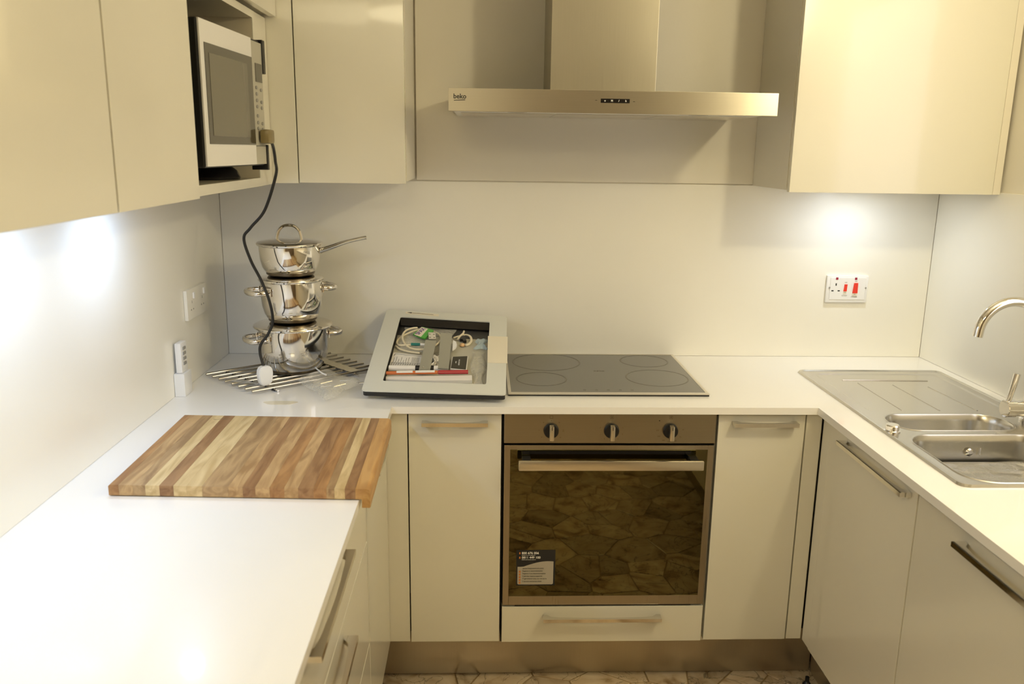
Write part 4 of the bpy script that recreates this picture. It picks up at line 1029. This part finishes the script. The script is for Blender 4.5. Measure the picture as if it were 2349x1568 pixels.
b = bmesh.new(); prism(b, on([(0.055, 0.258), (0.148, 0.246), (0.146, 0.172), (0.054, 0.172)], FL+0.001), tn*0.004); obj('sheet', b, PAPER, gp)
b = bmesh.new(); h_l = FL+0.0052
def line(bm, p, q, w): 
    p_, q_ = Vector(p), Vector(q); d_ = (q_-p_).normalized(); n_ = Vector((-d_.y, d_.x))*w/2
    prism(bm, on([(p_+n_)[:], (p_-n_)[:], (q_-n_)[:], (q_+n_)[:]], h_l), tn*0.0002)
line(b, (0.062, 0.250), (0.146, 0.240), 0.0012); line(b, (0.062, 0.250), (0.060, 0.238), 0.0012)
for k, hh_ in enumerate((0.030, 0.036, 0.022, 0.034, 0.016, 0.030, 0.034)): line(b, (0.062+0.0075*k, 0.196), (0.063+0.0075*k, 0.196+hh_), 0.0009)
for k in range(7): line(b, (0.118+0.0033*k, 0.200), (0.118+0.0033*k, 0.232), 0.0008)
for c_ in (0.196, 0.190, 0.184): line(b, (0.056, c_), (0.144, c_), 0.0012)
for k in range(12): line(b, (0.058+0.007*k, 0.178), (0.060+0.007*k, 0.196), 0.0009)
obj('diagram', b, INK, gp)
rc = solo('steel_nuts_bag', crumple(T3(0.180, 0.168, FL+0.0115), T3(0.208, 0.168, FL+0.0115), T3(0.208, 0.235, FL+0.0115), T3(0.182, 0.240, FL+0.0115), 0.010, 14, 14, seed=11), CHROME,
          'small shiny bag of metal fixings between the two brackets', 'bag')
solo('clear_bag', crumple(T3(0.308, 0.075, FL+0.002), T3(0.342, 0.075, FL+0.002), T3(0.342, 0.290, FL+0.002), T3(0.293, 0.290, FL+0.002), 0.009, 20, 24, seed=6), FILM,
     'clear plastic bag in the right front part of the tray', 'bag', smooth=True)
solo('clear_bag', crumple(T3(0.060, 0.275, FL+0.001), T3(0.235, 0.275, FL+0.001), T3(0.235, 0.440, FL+0.001), T3(0.075, 0.440, FL+0.001), 0.011, 26, 22, seed=8), FILM,
     'clear plastic bag beneath the cream cable coil', 'bag', smooth=True)
solo('blue_wrapper', crumple(T3(0.306, 0.305, FL+0.004), T3(0.340, 0.305, FL+0.004), T3(0.340, 0.380, FL+0.004), T3(0.310, 0.375, FL+0.002), 0.012, 12, 12, seed=4), BLUEF,
     'pale blue plastic wrapper at the right edge inside the tray', 'wrapper', smooth=True)
b = bmesh.new(); q = T3(0.242, 0.305, FL); prism(b, on([(0.236, 0.335), (0.246, 0.325), (0.250, 0.303), (0.246, 0.285), (0.238, 0.272)], FL+0.012), tn*0.006)
solo('white_cap', b, WHITE, 'curved white plastic cap right of the brackets', 'cap')

# ---------------------------------------------------------------- lamps
def puck(loc, label, col=PUCK_COL, w=PUCK_W):
    t = thing('under_cabinet_light', label, 'light', loc)
    b = bmesh.new(); lathe(b, [(0, 0.0), (0.034, 0.0), (0.034, -0.006), (0.027, -0.007)], loc, 32); obj('housing', b, SATIN, t, True)
    b = bmesh.new(); lathe(b, [(0, -0.0075), (0.024, -0.0075), (0.026, -0.0065)], loc, 24); obj('lens', b, LENS, t, True)
    add_light('puck_lamp', 'AREA', (loc[0], loc[1], loc[2]-0.0085), col, w, 0.04, t)
puck((-1.075, -0.92, 1.4828), 'round white light under the microwave niche lighting the left worktop')
puck((-1.075, -1.32, 1.4885), 'round white light under the middle left wall cabinet', w=1.05)
puck((-1.075, -1.78, 1.4885), 'round white light under the left wall cabinet nearest the camera', w=1.05)
puck((0.857, -0.19, 1.4830), 'round white light under the right wall cabinet above the switches', (0.84, 0.92, 1.0), 0.85)
# hanging lamp near the right wall
kp = (0.87, -1.55, 2.19)
pl_ = thing('pendant_lamp', 'short warm pendant lamp hanging near the window over the sink run', 'lamp', (kp[0], kp[1], ZC))
b = bmesh.new(); tube(b, [(kp[0], kp[1], kp[2]+0.13), (kp[0], kp[1], ZC-0.02)], 0.004, 8); obj('cord', b, WHITE, pl_, True)
b = bmesh.new(); lathe(b, [(0, 0), (0.04, 0), (0.045, -0.02), (0, -0.022)], (kp[0], kp[1], ZC-0.001), 24); obj('ceiling_rose', b, WHITE, pl_, True)
b = bmesh.new(); lathe(b, [(0, 0.13), (0.018, 0.128), (0.022, 0.085), (0.0, 0.083)], kp, 20); obj('lamp_holder', b, WHITE, pl_, True)
add_light('pendant_bulb', 'POINT', kp, KEY_COL, KEY_W, 0.05, pl_)
cl = thing('fill_lamp', 'round warm fill lamp added on the ceiling behind the camera', 'lamp', (-0.65, -3.55, ZC))  # unseen fill lamp, added to lift the warm ambient light
b = bmesh.new(); lathe(b, [(0, 0), (0.46, 0), (0.46, -0.02), (0.44, -0.03), (0, -0.03)], (-0.65, -3.55, ZC-0.001), 40); obj('lamp_body', b, WHITE, cl, True)
add_light('fill_light', 'AREA', (-0.65, -3.55, ZC-0.04), KEY_COL, FILL_W, 0.9, cl)

# ---------------------------------------------------------------- groups of alike things
GROUPS = {'base_cabinet': 'cream base cabinets under the worktop', 'wall_cabinet': 'cream wall cabinets', 'corner_filler': 'cream filler strips between cabinets',
          'plinth': 'steel plinths along the floor', 'splashback': 'splashback panels above the worktop', 'under_cabinet_light': 'lights under the wall cabinets',
          'metal_bracket': 'metal brackets in the tray', 'clear_bag': 'clear plastic bags in the tray'}
for o in scn.objects:
    base = o.name.split('.')[0]
    if o.parent is None and base in GROUPS: o['group'] = GROUPS[base]
for nm in ('casserole_pot', 'stock_pot', 'saucepan'): bpy.data.objects[nm]['group'] = 'steel pans in the stack'
